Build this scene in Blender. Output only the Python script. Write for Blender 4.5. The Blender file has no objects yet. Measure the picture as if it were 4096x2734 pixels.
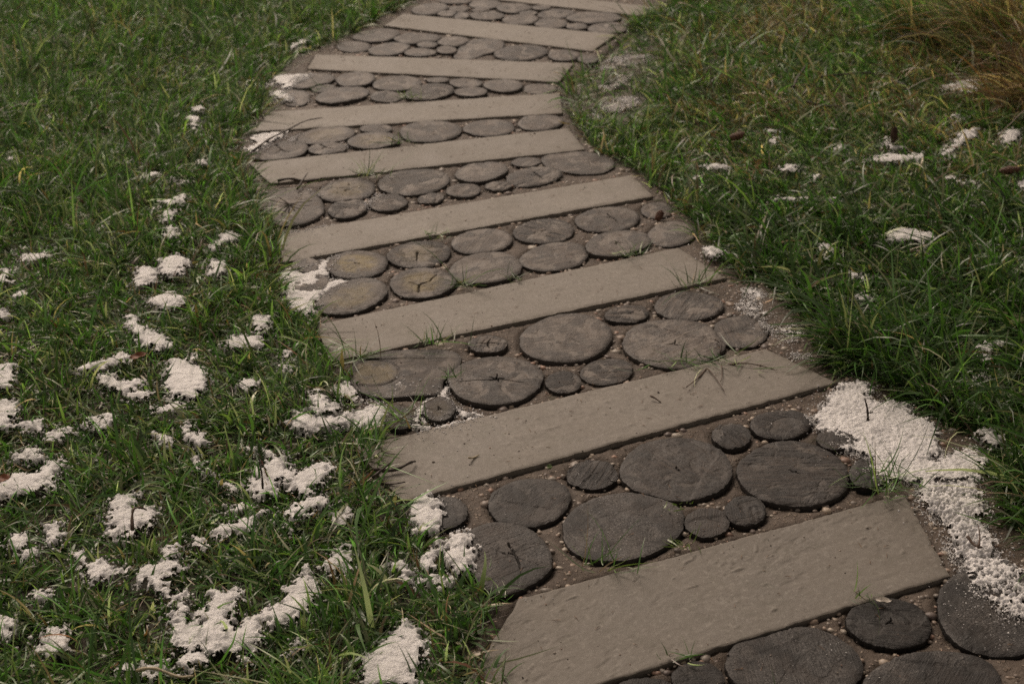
import bpy, math
import numpy as np

scene = bpy.context.scene
# ------------------------------------------------------------------ camera
cam_data = bpy.data.cameras.new('camera')
cam = bpy.data.objects.new('camera', cam_data)
scene.collection.objects.link(cam)
cam.location = (0, 0, 1.6)
cam.rotation_euler = (math.radians(90 - 28), 0, 0)
cam_data.lens = 50
cam_data.sensor_width = 36
cam_data.clip_start = .05
cam_data.clip_end = 400
cam_data.dof.use_dof = True
cam_data.dof.focus_distance = 2.75
cam_data.dof.aperture_fstop = 5.6
scene.camera = cam
# ------------------------------------------------------------------ overcast daylight
EL, RO = math.radians(42), math.radians(-22)
world = bpy.data.worlds.new('World')
scene.world = world
world.use_nodes = True
nt = world.node_tree
nt.nodes.clear()
sky = nt.nodes.new('ShaderNodeTexSky')
sky.sky_type = 'NISHITA'
sky.sun_disc = False
sky.sun_elevation = EL
sky.sun_rotation = RO
sky.air_density = 1.0
sky.dust_density = 4.0
hs = nt.nodes.new('ShaderNodeHueSaturation')
hs.inputs['Saturation'].default_value = .12          # a grey, closed cloud cover
wm = nt.nodes.new('ShaderNodeMix')                   # low, yellowish winter cloud
wm.data_type = 'RGBA'; wm.blend_type = 'MULTIPLY'; wm.inputs[0].default_value = 1
wm.inputs[7].default_value = (1.17, .968, .81, 1)
bg = nt.nodes.new('ShaderNodeBackground')
bg.inputs['Strength'].default_value = .061
wo = nt.nodes.new('ShaderNodeOutputWorld')
nt.links.new(sky.outputs[0], hs.inputs['Color'])
nt.links.new(hs.outputs[0], wm.inputs[6])
nt.links.new(wm.outputs[2], bg.inputs[0])
nt.links.new(bg.outputs[0], wo.inputs[0])
sun_data = bpy.data.lights.new('sun', 'SUN')
sun_data.energy = 1.5
sun_data.angle = math.radians(28)
sun_data.color = (1, .836, .695)
sun = bpy.data.objects.new('sun', sun_data)
scene.collection.objects.link(sun)
sd_ = np.array([math.sin(RO) * math.cos(EL), math.cos(RO) * math.cos(EL), math.sin(EL)])
from mathutils import Vector
sun.rotation_euler = Vector(sd_).to_track_quat('Z', 'Y').to_euler()
scene.view_settings.view_transform = 'Standard'
scene.view_settings.look = 'None'
scene.view_settings.exposure = 0.32
scene.view_settings.gamma = 1
scene.view_settings.use_curve_mapping = False
scene.cycles.use_denoising = False
scene.cycles.max_bounces = 6
scene.cycles.transparent_max_bounces = 4

# ------------------------------------------------------------------ layout
# layout traced in image pixels and projected through the camera, millimetres on the ground (x right, y away from the viewer)
SLABS=[[[[2,6306],[669,6001],[573,5873],[-98,6167]],
 "pale stone slab farthest away, cut off by the top of the photo"],[[[-457,5922],[416,5612],[309,5380],[-523,5739]],
 "clean pale stone slab second farthest, its lower right corner sharp over bare mud"],[[[-752,5335],[232,5223],[171,4995],[-761,5151]],
 "pale stone slab third from the far end, tapering to a slanted right end"],[[[-827,4663],[168,4867],[172,4649],[-851,4465]],
 "stone slab fourth from the far end, its left end sunk under soil and snow"],[[[-817,4173],[185,4494],[233,4294],[-728,4002]],
 "stone slab with a forked dark twig lying on its left end"],[[[-647,3624],[365,4072],[415,3900],[-609,3440]],
 "stone slab with frosty left end, below the big kidney-shaped wood slice"],[[[-478,3076],[452,3533],[553,3341],[-421,2891]],
 "stone slab with a round stain at its left end and one long grass blade"],[[[-328,2519],[598,2952],[732,2793],[-214,2320]],
 "stone slab with thin roots and an uprooted tuft on its right end"],[[[13,2016],[776,2346],[795,2083],[-123,1674]],
 "widest stone slab in front, grey, darkened in colour for shade, with chipped flaky patches"]]
SLICES=[
([-348,6002],[76,77,80,83,86,88,91,92,93,94,94,93,91,88,84,80,73,68,65,65,66,70,71,73,75,77,80,83,86,90,93,96,98,97,95,91,87,84,82,79,78,76,75,74,73,73,73,74],{'t': 0.4},'pale grey wood slice at the far left end of the farthest row'),
([-243,6121],[71,70,67,63,59,55,52,50,47,46,44,43,43,43,43,44,46,48,50,54,58,61,63,65,67,69,69,65,60,55,51,48,45,43,42,42,42,42,43,45,47,49,53,56,60,64,68,70],{},None),
([-115,6083],[71,70,69,69,68,68,68,69,70,71,69,68,70,73,75,74,74,73,72,70,69,70,70,70,69,69,69,70,71,72,73,73,73,72,72,72,73,73,74,75,75,75,74,71,69,67,69,71],{},None),
([-225,6008],[43,43,43,44,44,44,45,45,46,47,48,49,49,50,49,48,48,47,46,45,44,43,42,42,41,41,41,42,43,44,45,47,48,49,50,50,49,49,48,48,47,46,45,44,43,43,42,42],{},None),
([-270,5922],[43,43,44,44,45,45,46,46,47,47,48,49,51,52,52,51,48,43,39,36,34,33,33,33,34,35,37,39,42,43,44,46,48,50,51,52,53,52,51,49,47,46,44,43,43,43,43,43],{},None),
([-213,5898],[27,28,29,32,35,38,40,41,43,45,47,47,48,48,47,46,45,44,42,40,38,36,35,35,34,34,35,35,36,38,39,41,43,45,47,49,50,50,49,45,39,34,31,29,27,27,26,27],{},None),
([-130,5977],[38,38,38,38,38,38,37,35,34,32,31,30,29,29,28,28,28,28,28,29,30,31,34,37,38,39,39,40,40,40,40,39,38,37,37,37,38,38,39,39,39,39,39,39,39,39,39,39],{},None),
([-105,5895],[70,70,70,71,72,74,75,77,77,78,77,77,76,75,75,75,74,74,74,73,73,72,72,72,73,73,73,74,74,74,73,73,74,75,75,70,63,57,55,56,57,63,72,74,73,72,72,71],{'t': -0.2},None),
([11,6008],[75,74,74,73,73,72,71,71,71,71,71,72,73,72,67,59,55,53,53,54,58,65,72,74,73,73,75,75,74,74,73,73,73,73,72,72,71,71,71,72,73,74,76,77,76,76,77,76],{},None),
([37,5835],[77,77,77,77,77,77,77,77,77,77,76,76,76,76,77,77,77,76,74,70,68,67,68,70,73,76,78,78,79,79,79,79,79,77,75,76,77,76,75,74,74,74,74,75,76,77,78,78],{},None),
([126,6014],[40,39,40,40,39,38,37,36,35,35,35,35,35,35,35,34,34,34,34,35,36,38,39,40,40,40,39,39,39,39,38,38,37,37,36,35,35,34,34,34,35,36,36,37,38,39,39,39],{},None),
([66,5946],[32,36,38,40,40,41,41,40,39,38,37,38,38,39,38,38,38,38,38,38,39,39,40,40,40,40,40,40,39,39,39,39,39,39,37,34,32,31,30,29,29,28,28,28,29,29,30,31],{},None),
([187,5931],[76,79,81,83,84,85,86,86,84,81,79,77,76,74,71,69,68,67,65,65,65,66,67,70,75,78,81,85,87,89,89,88,85,82,80,78,76,75,73,70,68,67,69,70,70,71,72,74],{'s': 1},None),
([161,5782],[68,69,68,68,68,68,69,71,73,73,73,74,77,77,76,74,73,72,71,70,69,68,67,67,67,68,69,70,71,73,74,74,75,74,72,71,72,72,75,76,75,73,69,67,66,65,65,66],{},None),
([340,5862],[112,113,112,111,110,107,105,100,98,99,98,96,92,88,86,86,87,91,96,99,103,107,110,113,114,115,115,114,112,110,106,103,100,97,95,93,93,93,94,96,98,100,101,101,101,101,105,109],{'t': 0.2},'longest oval wood slice in the farthest row'),
([266,5730],[44,45,46,47,48,48,49,50,51,51,51,51,51,50,49,48,47,47,46,46,45,44,44,43,43,43,44,45,46,48,49,50,51,52,52,52,52,51,50,49,47,46,44,43,43,43,43,43],{},'small wood slice raised on a dark side, farthest row'),
([391,5711],[82,84,85,85,84,83,82,80,79,78,78,78,78,78,78,78,77,77,77,78,79,79,80,80,81,81,81,82,82,83,84,85,84,83,81,79,76,74,72,72,73,74,77,78,78,79,80,81],{'t': 0.2},None),
([496,5812],[45,46,47,49,52,54,58,61,63,66,68,70,70,69,66,62,59,55,52,50,48,47,46,45,45,46,47,48,50,52,55,59,64,69,72,73,72,69,65,61,58,55,52,49,47,46,45,45],{'lo': 1, 't': -0.1},None),
([-542,5593],[92,93,95,97,98,95,90,89,88,89,92,93,91,90,88,87,86,84,83,83,82,79,79,82,86,91,95,98,100,102,103,103,103,101,99,95,92,88,86,83,82,82,82,83,84,86,88,90],{'f': 0.5},'oval wood slice with white frost on its upper rim, second farthest row'),
([-619,5459],[68,66,65,65,64,65,66,67,69,71,73,74,76,78,80,81,81,80,78,75,72,69,67,66,65,65,65,65,66,66,65,64,64,65,67,70,75,79,80,79,78,77,76,76,74,73,71,69],{'lo': 1},None),
([-476,5407],[78,80,83,85,87,89,91,92,92,91,89,86,84,81,79,77,76,74,73,71,69,68,68,71,74,77,80,84,88,91,94,95,95,94,92,89,85,82,78,75,72,71,70,70,71,72,74,76],{},None),
([-373,5552],[95,94,91,88,86,84,82,81,79,78,77,76,72,63,57,55,56,59,64,78,85,85,84,85,89,92,93,92,90,87,85,82,81,79,78,78,78,78,78,79,81,82,85,88,90,91,92,94],{},None),
([-333,5469],[40,40,40,41,41,42,43,44,45,46,48,49,50,50,50,49,48,47,46,45,45,44,43,42,42,41,41,41,41,41,41,40,37,37,36,36,35,35,35,35,35,35,35,35,36,36,38,40],{},None),
([-355,5365],[61,61,61,60,59,59,58,57,56,55,54,53,53,52,52,53,54,56,58,59,61,62,62,62,62,62,61,60,59,58,56,55,54,54,54,54,55,55,56,57,57,57,58,58,57,58,59,60],{},None),
([-231,5512],[62,64,64,64,65,65,65,66,68,69,71,73,73,73,72,71,67,64,63,61,60,59,60,61,62,63,63,65,66,68,69,71,71,72,72,71,71,71,71,71,70,69,67,64,62,62,61,62],{},None),
([-252,5391],[40,40,40,40,41,41,42,44,45,46,47,48,48,47,47,47,47,46,44,42,41,40,39,38,38,39,39,40,41,41,42,43,44,45,46,47,49,50,50,50,48,47,45,44,43,42,41,41],{},None),
([-127,5406],[85,85,89,95,109,121,134,139,136,129,118,101,83,72,65,61,59,58,59,60,63,65,68,73,78,84,93,100,110,122,134,142,145,146,146,143,138,131,121,108,95,88,83,82,82,81,81,83],{'t': 0.1},'kidney-shaped wood slice in the second farthest row'),
([35,5366],[103,105,106,108,110,112,113,113,112,110,107,104,102,99,97,95,93,92,91,91,91,91,93,96,99,104,108,113,115,117,117,116,114,111,108,105,101,98,95,93,92,91,92,91,90,91,94,100],{'s': 1, 't': 0.1},None),
([199,5325],[60,60,61,62,64,66,68,70,72,73,74,74,74,73,72,70,68,66,64,62,59,59,59,61,62,63,64,64,65,66,67,68,70,72,74,75,75,74,73,72,71,69,68,66,64,62,61,60],{},None),
([288,5280],[40,40,41,42,43,44,45,47,49,51,53,54,55,54,53,51,49,47,45,43,41,40,39,38,38,38,39,40,42,44,46,49,51,53,55,55,55,54,53,50,48,44,42,40,39,38,38,39],{'t': -0.4},'small dark wood slice at the right end, beside the muddy patch'),
([-733,5012],[81,83,86,88,90,92,94,96,97,95,94,92,88,83,74,67,64,63,63,67,72,75,76,78,80,83,87,91,94,97,99,98,97,94,92,90,88,86,84,81,79,78,76,76,76,77,78,79],{},None),
([-675,4933],[40,42,44,44,45,45,45,45,45,45,45,44,44,43,42,40,39,38,38,38,39,39,40,40,41,42,43,44,45,46,47,47,47,46,44,42,38,36,35,34,33,33,33,33,34,35,36,38],{'lo': 1},None),
([-765,4831],[54,53,52,53,54,55,58,61,66,72,78,85,90,93,94,91,85,78,71,65,61,57,55,53,52,52,53,54,55,58,61,64,69,74,80,86,90,93,93,90,84,79,74,69,64,61,58,55],{'lo': 1, 'f': 0.6, 't': 0.2},None),
([-599,4840],[85,88,92,97,101,104,106,106,104,102,99,95,91,87,83,80,78,77,77,77,78,80,83,86,89,93,96,98,101,103,105,105,104,100,95,93,92,89,87,85,83,81,81,80,80,80,81,82],{},None),
([-570,5019],[70,69,70,70,71,73,75,78,82,85,86,85,85,84,83,81,79,77,75,73,71,70,69,69,69,70,71,73,75,77,79,81,82,83,84,85,86,86,86,84,82,79,77,75,73,71,70,70],{},None),
([-414,4982],[87,89,91,92,93,93,93,91,89,88,87,87,87,87,86,86,85,84,81,81,81,84,85,86,87,88,88,89,90,91,92,94,95,95,93,91,89,87,85,84,83,83,83,83,84,84,85,86],{},None),
([-444,4831],[54,54,54,54,55,55,55,55,55,55,55,56,57,58,59,60,60,60,59,58,58,57,56,55,55,54,53,52,52,52,53,54,55,57,58,59,60,60,60,60,59,59,59,58,57,56,55,54],{'s': 1},None),
([-294,4879],[82,86,90,94,97,100,101,102,101,99,96,92,88,84,81,79,78,77,77,77,78,80,81,83,85,87,89,92,95,98,100,101,101,100,97,95,92,89,87,84,81,78,76,75,76,76,77,79],{'s': 1.3, 't': 0.1},'oval wood slice with a long saw-cut streak, behind a small grass tuft'),
([-269,5016],[42,42,41,40,39,38,37,35,34,34,33,33,33,34,34,35,36,37,38,39,39,40,40,41,41,41,41,40,39,38,37,36,36,35,35,35,34,34,34,34,35,35,36,38,39,41,42,42],{},None),
([-167,4984],[58,58,57,56,56,55,55,55,56,56,56,55,53,52,52,53,54,56,57,57,58,58,59,59,59,59,59,59,58,57,56,55,54,54,53,54,54,55,56,57,58,58,59,59,59,59,59,59],{},None),
([-146,4880],[59,58,58,57,56,55,54,54,53,53,53,54,54,55,56,57,58,58,59,58,58,58,58,58,58,58,58,57,56,56,56,56,56,56,55,55,53,52,52,53,55,57,58,59,60,61,61,60],{},None),
([-32,4951],[70,68,66,65,63,63,63,63,65,66,68,69,71,73,74,75,75,76,76,75,74,73,71,70,68,68,67,67,67,67,67,67,67,67,67,68,69,71,73,74,76,77,77,76,76,75,74,72],{'t': 0.1, 'w': 0.6},'brownish wood slice near the right end of the third row'),
([101,4933],[57,57,58,59,60,61,62,63,63,63,63,63,63,63,62,61,60,59,58,58,58,58,59,59,60,60,61,61,61,61,62,62,62,63,63,63,63,62,62,62,62,62,61,61,60,59,58,58],{'lo': 1, 't': 0.3},None),
([-610,4431],[93,96,98,99,97,93,91,90,88,85,82,79,77,76,75,75,75,77,78,81,83,86,88,90,92,93,95,96,97,96,95,92,90,87,82,78,75,74,74,75,77,77,77,78,80,82,85,89],{'m': 0.3},None),
([-449,4490],[54,53,52,50,48,46,44,43,42,42,42,41,41,41,43,45,47,49,50,51,52,53,54,54,53,52,51,50,49,48,47,46,45,44,43,43,43,43,44,45,46,48,50,52,54,55,55,55],{'s': 1},None),
([-728,4285],[71,75,80,87,97,105,108,106,101,95,91,86,82,79,79,77,76,76,76,76,75,75,74,74,75,76,78,81,84,88,91,94,96,98,100,99,97,94,90,86,81,76,72,69,68,67,67,69],{'c': 'split', 'f': 0.3},'pointed wood slice with a dark radial crack beside the snowy edge'),
([-589,4299],[61,61,61,60,59,58,56,55,54,54,54,54,52,50,49,49,50,52,55,57,58,59,59,60,60,59,59,59,59,59,59,59,58,57,56,55,54,54,54,54,55,56,57,58,59,59,60,60],{'c': 'split'},'small wood slice with a wavy crack across its middle, before a long slab'),
([-449,4374],[81,83,84,86,86,85,83,81,79,78,76,75,74,74,73,73,73,73,74,76,78,80,82,83,84,84,84,83,82,82,82,82,81,79,75,73,73,74,75,76,76,76,76,77,77,77,78,79],{'m': 0.4},None),
([-269,4466],[99,99,99,100,101,102,103,104,103,101,100,98,96,95,94,94,94,94,94,94,94,96,97,99,102,104,105,106,105,104,102,101,100,99,99,99,98,98,97,96,96,96,97,98,99,99,100,100],{'t': 0.35},'large pale oval wood slice in the middle of the fourth row'),
([-75,4510],[87,88,89,90,89,89,89,89,89,90,89,89,88,87,86,86,85,85,85,84,84,84,83,83,83,84,85,87,89,91,93,94,94,93,92,91,90,89,87,86,85,83,83,82,82,83,84,86],{'t': 0.3},None),
([96,4565],[76,77,79,81,82,82,83,83,83,83,82,80,78,76,74,72,71,71,71,72,73,74,76,77,78,79,80,82,83,84,84,83,82,79,74,71,68,67,68,69,72,75,75,74,73,73,73,74],{'t': 0.3},'smooth violet-grey wood slice at the right end of the fourth row'),
([-646,3834],[90,86,84,82,82,82,83,85,91,102,122,141,151,152,151,148,143,136,130,124,119,113,107,102,99,97,97,97,99,102,106,114,123,130,136,141,143,143,141,137,133,129,123,118,113,108,102,95],{'c': 'fan', 'f': 0.35, 't': 0.05},'big kidney-shaped wood slice with fanned dark cracks at the left edge of the path'),
([-491,3955],[83,85,87,88,90,92,94,96,97,97,95,91,85,82,82,85,86,86,85,84,83,82,81,81,82,83,85,87,89,92,94,96,97,98,99,99,98,96,93,90,87,84,81,80,79,80,80,82],{'c': 'short', 'm': 0.5},'brownish oval wood slice with a short pith crack'),
([-475,3808],[55,57,58,59,61,62,63,64,66,67,68,69,69,68,66,64,62,60,58,57,56,55,55,54,54,55,55,57,59,61,64,67,70,70,69,66,64,62,62,61,61,59,58,56,55,54,54,55],{'s': 1.4, 't': -0.2},'small black-streaked wood slice with a pale bare corner'),
([-296,4017],[106,108,109,110,110,110,109,109,108,107,108,108,107,105,103,101,99,98,98,98,99,100,102,103,105,107,109,111,113,115,116,116,114,112,109,106,104,102,102,101,101,102,102,102,103,103,104,105],{'s': 1, 't': 0.2, 'f': 0.2},'largest oval wood slice of the fifth row, half streaked and half pale'),
([-361,3855],[54,55,56,58,59,60,62,62,63,63,63,63,63,63,63,62,60,59,58,57,57,56,56,56,56,56,56,56,56,58,59,61,63,65,66,66,66,65,64,62,61,59,58,57,56,55,54,54],{'s': 1.6, 't': 0.05},'small wood slice with curved black saw streaks'),
([-238,3890],[37,39,40,42,43,44,45,45,44,42,40,39,38,37,36,36,35,35,34,34,34,34,35,36,37,38,40,41,42,43,44,44,44,44,43,42,40,38,36,35,34,33,33,33,34,34,35,36],{'s': 1},None),
([-144,3952],[51,52,53,54,55,56,56,56,56,56,55,55,55,55,55,54,53,53,52,51,50,50,50,50,51,51,52,53,54,54,55,56,58,58,59,58,57,55,54,52,51,51,50,50,50,51,51,51],{'s': 0.8},None),
([-94,4098],[78,80,83,85,88,90,91,91,92,91,90,88,84,81,78,75,72,71,70,70,71,72,74,76,78,81,84,87,90,93,94,95,93,91,88,84,82,80,78,77,76,75,74,74,74,74,75,76],{'t': 0.2},None),
([-40,3980],[41,41,42,42,41,40,39,38,37,37,36,36,36,36,36,35,36,36,36,37,37,38,39,40,40,40,40,40,40,40,40,40,39,38,37,36,36,35,35,35,35,35,36,36,37,38,39,40],{'s': 1},None),
([44,4183],[46,46,45,45,44,43,43,42,42,42,42,42,42,42,42,41,41,42,42,43,43,44,45,45,45,45,46,46,46,45,45,44,43,42,41,40,40,40,41,41,42,43,43,44,44,45,45,46],{'t': 0.15},None),
([66,4061],[81,83,86,89,91,91,91,90,86,82,78,74,72,69,68,66,66,65,66,66,68,70,74,78,82,87,91,93,93,91,89,87,85,82,78,75,73,70,69,68,67,68,68,70,71,73,76,78],{'c': 'side', 's': 0.8},'oval wood slice with one slanting crack near its right end'),
([207,4187],[113,110,108,105,102,100,96,96,95,95,95,97,99,102,105,108,110,111,112,113,113,114,114,114,112,110,108,106,104,103,102,101,100,100,100,99,97,95,93,93,96,99,105,113,118,119,118,116],{'t': 0.25, 's': 0.6},'broad pale wood slice at the right end under overhanging grass'),
([-544,3420],[40,40,39,39,39,39,39,38,38,38,38,38,39,40,41,42,43,44,44,43,43,42,42,41,40,39,39,38,37,37,37,38,38,39,40,41,42,42,42,42,42,42,43,43,42,42,41,41],{'f': 1},'small wood slice capped with granular snow'),
([-516,3313],[44,44,45,46,48,50,52,55,56,57,57,56,56,55,54,53,51,49,47,46,45,44,43,43,44,44,45,46,48,49,51,53,55,58,59,60,59,57,55,52,50,48,46,45,44,44,43,43],{'f': 0.5, 's': 1, 't': -0.1},'small dark wood slice ringed by snow'),
([-413,3428],[84,83,82,82,82,82,83,84,86,88,89,90,90,89,88,87,87,86,85,85,84,83,82,82,82,83,84,85,87,87,88,88,87,87,87,88,88,89,90,89,89,89,88,87,86,86,85,85],{'m': 1, 'c': 'short'},'yellow-brown mossy wood slice with a darker outer ring'),
([-404,3234],[81,84,88,92,98,103,107,109,108,105,101,98,94,90,87,83,81,79,77,76,76,77,79,81,84,87,90,94,97,100,104,107,109,110,108,104,99,94,89,85,82,79,78,77,76,76,77,78],{'m': 0.7, 'f': 0.7, 't': -0.15},'large dark wood slice with mossy centre and frosted left rim'),
([-250,3499],[87,89,89,89,89,89,88,88,88,87,87,86,85,84,82,82,81,81,81,81,81,81,82,82,83,84,86,88,91,92,93,93,92,91,89,87,86,84,83,82,81,80,80,80,80,82,83,85],{'c': 'notch', 'm': 0.4, 'f': 0.3, 's': 1},'wood slice with a black notch crack and a white frost spot'),
([-232,3314],[83,83,83,83,85,86,87,88,89,89,88,87,87,87,86,86,86,85,84,84,84,84,85,86,87,87,86,85,84,85,86,86,86,87,88,89,90,90,89,89,89,88,88,88,87,86,85,84],{'c': 'zigzag', 'm': 0.8},'yellowish wood slice split by an open zigzag crack'),
([-82,3581],[82,84,86,88,89,90,90,89,88,85,82,80,77,76,77,76,76,76,77,77,77,78,79,80,82,84,86,87,88,88,89,89,89,88,88,86,84,82,80,78,76,75,74,75,76,77,78,80],{'t': 0.15, 'f': 0.2},None),
([-69,3405],[95,98,100,101,101,103,103,102,101,100,99,98,97,95,94,93,92,92,92,92,93,94,95,95,96,96,96,95,100,102,104,106,106,106,104,102,99,99,97,96,94,93,91,90,90,90,91,93],{'t': 0.2, 'f': 0.5},'large pale wood slice peppered with frost between two smaller rows'),
([89,3650],[86,87,88,89,90,90,90,89,88,86,84,82,81,80,79,79,79,80,80,81,81,81,81,82,83,85,86,88,89,90,90,90,90,89,88,87,86,84,82,80,79,78,77,77,78,80,82,84],{'c': 'short', 's': 1.2},'streaked wood slice with a small black knot crack'),
([114,3479],[90,94,98,100,102,103,102,100,98,95,92,89,86,83,81,79,78,78,78,79,80,81,83,85,88,90,91,93,97,104,106,106,103,99,95,91,87,84,82,79,78,77,76,76,77,79,82,85],{'t': 0.2, 'f': 0.2},None),
([272,3736],[93,94,96,98,99,100,99,98,96,94,93,91,90,89,88,86,85,84,83,83,83,84,86,88,90,93,96,98,100,101,103,103,102,100,97,94,90,87,85,83,83,83,83,84,86,87,89,91],{'c': 'side', 't': 0.05},'wood slice with a diagonal crack near the right end of its row'),
([289,3560],[85,89,92,96,100,103,104,103,100,96,92,87,83,79,75,73,72,71,72,73,75,78,81,85,89,93,94,96,100,104,105,103,99,95,91,87,84,81,80,78,77,76,76,76,77,78,79,82],{'c': 'star3', 't': 0.1},'oval wood slice with a small three-pointed crack'),
([445,3640],[67,70,72,74,76,80,85,88,90,90,89,87,83,80,77,74,71,70,68,67,66,65,65,66,66,68,70,73,77,81,86,90,92,93,92,91,88,84,79,75,71,68,66,64,63,63,64,65],{'lo': 1, 'f': 0.3, 't': 0.1},'half buried wood slice at the right end beside the grass'),
([419,3811],[46,47,48,50,51,53,54,56,58,60,61,61,60,59,56,54,52,50,48,47,46,45,44,44,44,45,46,48,50,53,56,59,61,63,62,62,60,58,56,54,51,49,47,46,45,45,45,45],{'lo': 1, 't': 0.15},'half buried wood slice under the reddish cone'),
([-234,2831],[136,135,134,134,134,133,130,127,124,119,112,107,104,101,101,105,110,115,112,98,89,85,86,87,89,96,106,121,134,144,149,148,141,131,125,121,119,118,119,121,125,130,133,136,139,141,140,137],{'m': 0.6, 't': -0.15, 'mo': 1},'broad two-lobed wood slice with a mossy round lobe at its left'),
([-159,2675],[35,35,36,37,39,40,42,44,46,48,49,49,50,50,49,47,45,43,41,39,38,37,36,36,36,36,36,37,38,39,41,43,45,48,51,52,53,52,50,47,45,43,41,39,38,36,36,35],{'t': -0.2, 'm': 0.2, 'c': 'star3'},'small round dark wood slice ringed by snow'),
([-248,2640],[33,33,32,33,33,34,35,37,39,41,44,46,50,52,53,53,50,47,43,40,38,36,35,33,33,32,32,32,33,34,35,37,40,43,46,49,51,52,52,51,49,47,45,42,39,37,35,34],{'f': 0.6, 't': -0.3, 's': 1.2},'dark wood slice half buried under snow at the grass edge'),
([-37,2806],[109,108,107,107,108,109,111,112,113,113,113,112,112,111,110,109,108,107,105,104,103,103,104,105,107,110,112,114,115,115,115,115,115,114,114,114,113,112,111,110,109,109,109,107,106,107,108,109],{'c': 'star', 't': 0.1, 'f': 0.35},'big round wood slice with a star-shaped crack at its heart'),
([-58,2975],[47,47,47,47,47,46,45,44,43,42,42,41,41,41,42,42,43,44,45,45,46,46,46,47,47,47,47,46,45,45,44,44,44,44,44,44,44,43,43,43,43,43,43,44,45,46,46,47],{'c': 'cross', 's': 0.8},'small wood slice with a crossed black crack'),
([116,2797],[41,41,41,42,43,44,45,46,47,48,49,49,48,48,48,47,47,46,45,44,43,42,41,40,40,40,41,41,42,43,44,46,47,48,50,51,51,51,50,48,46,45,43,42,41,41,41,41],{'s': 1.5, 't': -0.15},'small dark streaked wood slice right of the star-cracked one'),
([130,3007],[111,112,115,117,120,122,123,123,122,120,118,116,115,114,113,112,110,109,107,106,105,105,106,107,109,111,114,116,119,121,123,126,128,129,128,126,122,118,114,110,108,106,105,105,106,107,108,109],{'t': 0.2, 'f': 0.3},'big smooth oval wood slice in the middle of its row'),
([218,2851],[61,63,64,64,65,65,65,65,64,64,63,61,60,58,57,56,55,54,54,54,55,55,56,57,58,60,62,65,67,68,69,68,66,64,62,60,59,58,56,56,55,54,54,55,55,56,58,59],{'lo': 1, 's': 1.2, 't': 0.2, 'f': 0.3},'flat wood slice sunk in the mortar with slanting streaks'),
([285,3140],[55,57,58,59,59,58,56,53,51,50,48,47,47,46,45,45,45,45,45,46,47,48,50,52,54,56,57,58,58,58,58,57,55,53,50,48,46,45,44,43,43,44,45,46,47,49,51,53],{'s': 1.5},'small lens-shaped streaked wood slice under the edge of the slab'),
([385,2981],[122,123,124,124,124,123,122,122,121,121,121,120,119,117,115,114,112,111,111,112,114,116,118,121,121,117,115,116,121,126,129,128,126,123,120,118,116,115,115,116,117,118,119,120,120,120,120,121],{'t': 0.25, 'f': 0.55, 'c': 'star3'},'big rough wood slice with a pale frosted face, right part of its row'),
([442,3185],[85,86,87,87,87,86,86,85,84,82,81,80,78,77,76,76,76,77,79,80,82,84,86,86,87,87,87,87,87,86,85,84,83,82,81,81,81,81,81,81,81,81,81,81,81,81,82,83],{'s': 0.9, 'f': 0.4, 't': 0.05},'wood slice with streaked left half beside the grass'),
([555,3052],[65,64,64,66,67,71,74,78,83,85,87,87,86,84,81,77,73,70,68,66,65,64,65,65,66,68,70,72,75,78,82,85,88,89,89,87,84,82,79,77,75,73,71,70,68,67,66,66],{'lo': 1, 't': 0.25},'flat worn wood slice sunk in soil at the right edge'),
([34,2318],[81,81,82,82,83,84,86,85,83,83,81,83,81,80,78,77,76,75,75,74,74,75,76,77,80,82,85,87,89,89,89,88,87,86,85,84,82,81,80,78,77,77,77,77,78,79,79,80],{'t': 0.1, 'f': 0.35},'round worn wood slice with frosted face, left of the largest one'),
([212,2239],[114,116,119,122,125,127,127,126,123,119,116,113,110,107,105,102,101,100,100,101,103,106,110,114,117,119,125,128,129,127,124,121,119,118,118,116,113,110,108,107,107,107,107,108,109,110,111,112],{'f': 0.6, 't': -0.05},'largest wood slice on the path, frost-flecked with a dark wedge'),
([-9,2138],[75,73,73,74,76,79,83,89,96,103,108,110,109,104,99,94,91,89,88,88,88,87,86,84,83,82,82,82,83,85,87,90,94,98,100,102,106,110,111,111,110,107,103,98,91,85,80,77],{'f': 0.5, 't': 0.1, 'c': 'side'},'big wood slice lying half under snow and grass at the left edge'),
([-131,2283],[46,45,45,46,46,46,47,47,48,50,51,53,54,55,55,55,53,52,50,49,48,47,46,45,45,45,45,45,46,47,48,50,52,53,54,54,54,54,54,54,53,53,52,50,49,48,47,46],{'f': 0.4, 't': -0.3},'dark wood slice mostly hidden under snow at the left edge'),
([375,2249],[43,44,45,46,46,47,48,48,49,49,48,47,46,44,43,42,42,41,41,41,41,41,42,42,43,43,43,44,45,46,48,49,48,48,47,46,45,45,44,43,43,42,42,42,42,43,42,43],{'t': -0.2, 'f': 0.3},'small round dark wood slice touching the largest one'),
([453,2289],[42,42,42,42,43,45,48,50,51,51,51,50,48,47,46,45,44,43,42,41,41,40,40,40,40,41,43,44,46,48,50,51,52,53,53,52,51,49,47,45,43,41,40,40,39,40,40,41],{'s': 1.3},'small streaked wood slice next to a small round dark one'),
([163,2421],[52,53,54,55,55,55,55,54,54,54,55,55,55,54,54,53,53,52,52,52,52,52,52,51,51,51,51,52,53,55,56,57,58,58,57,57,56,55,54,54,53,52,51,51,50,50,51,51],{'s': 1.8, 't': -0.15, 'f': 0.4},'rough black wood slice with raised splintery flakes'),
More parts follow.
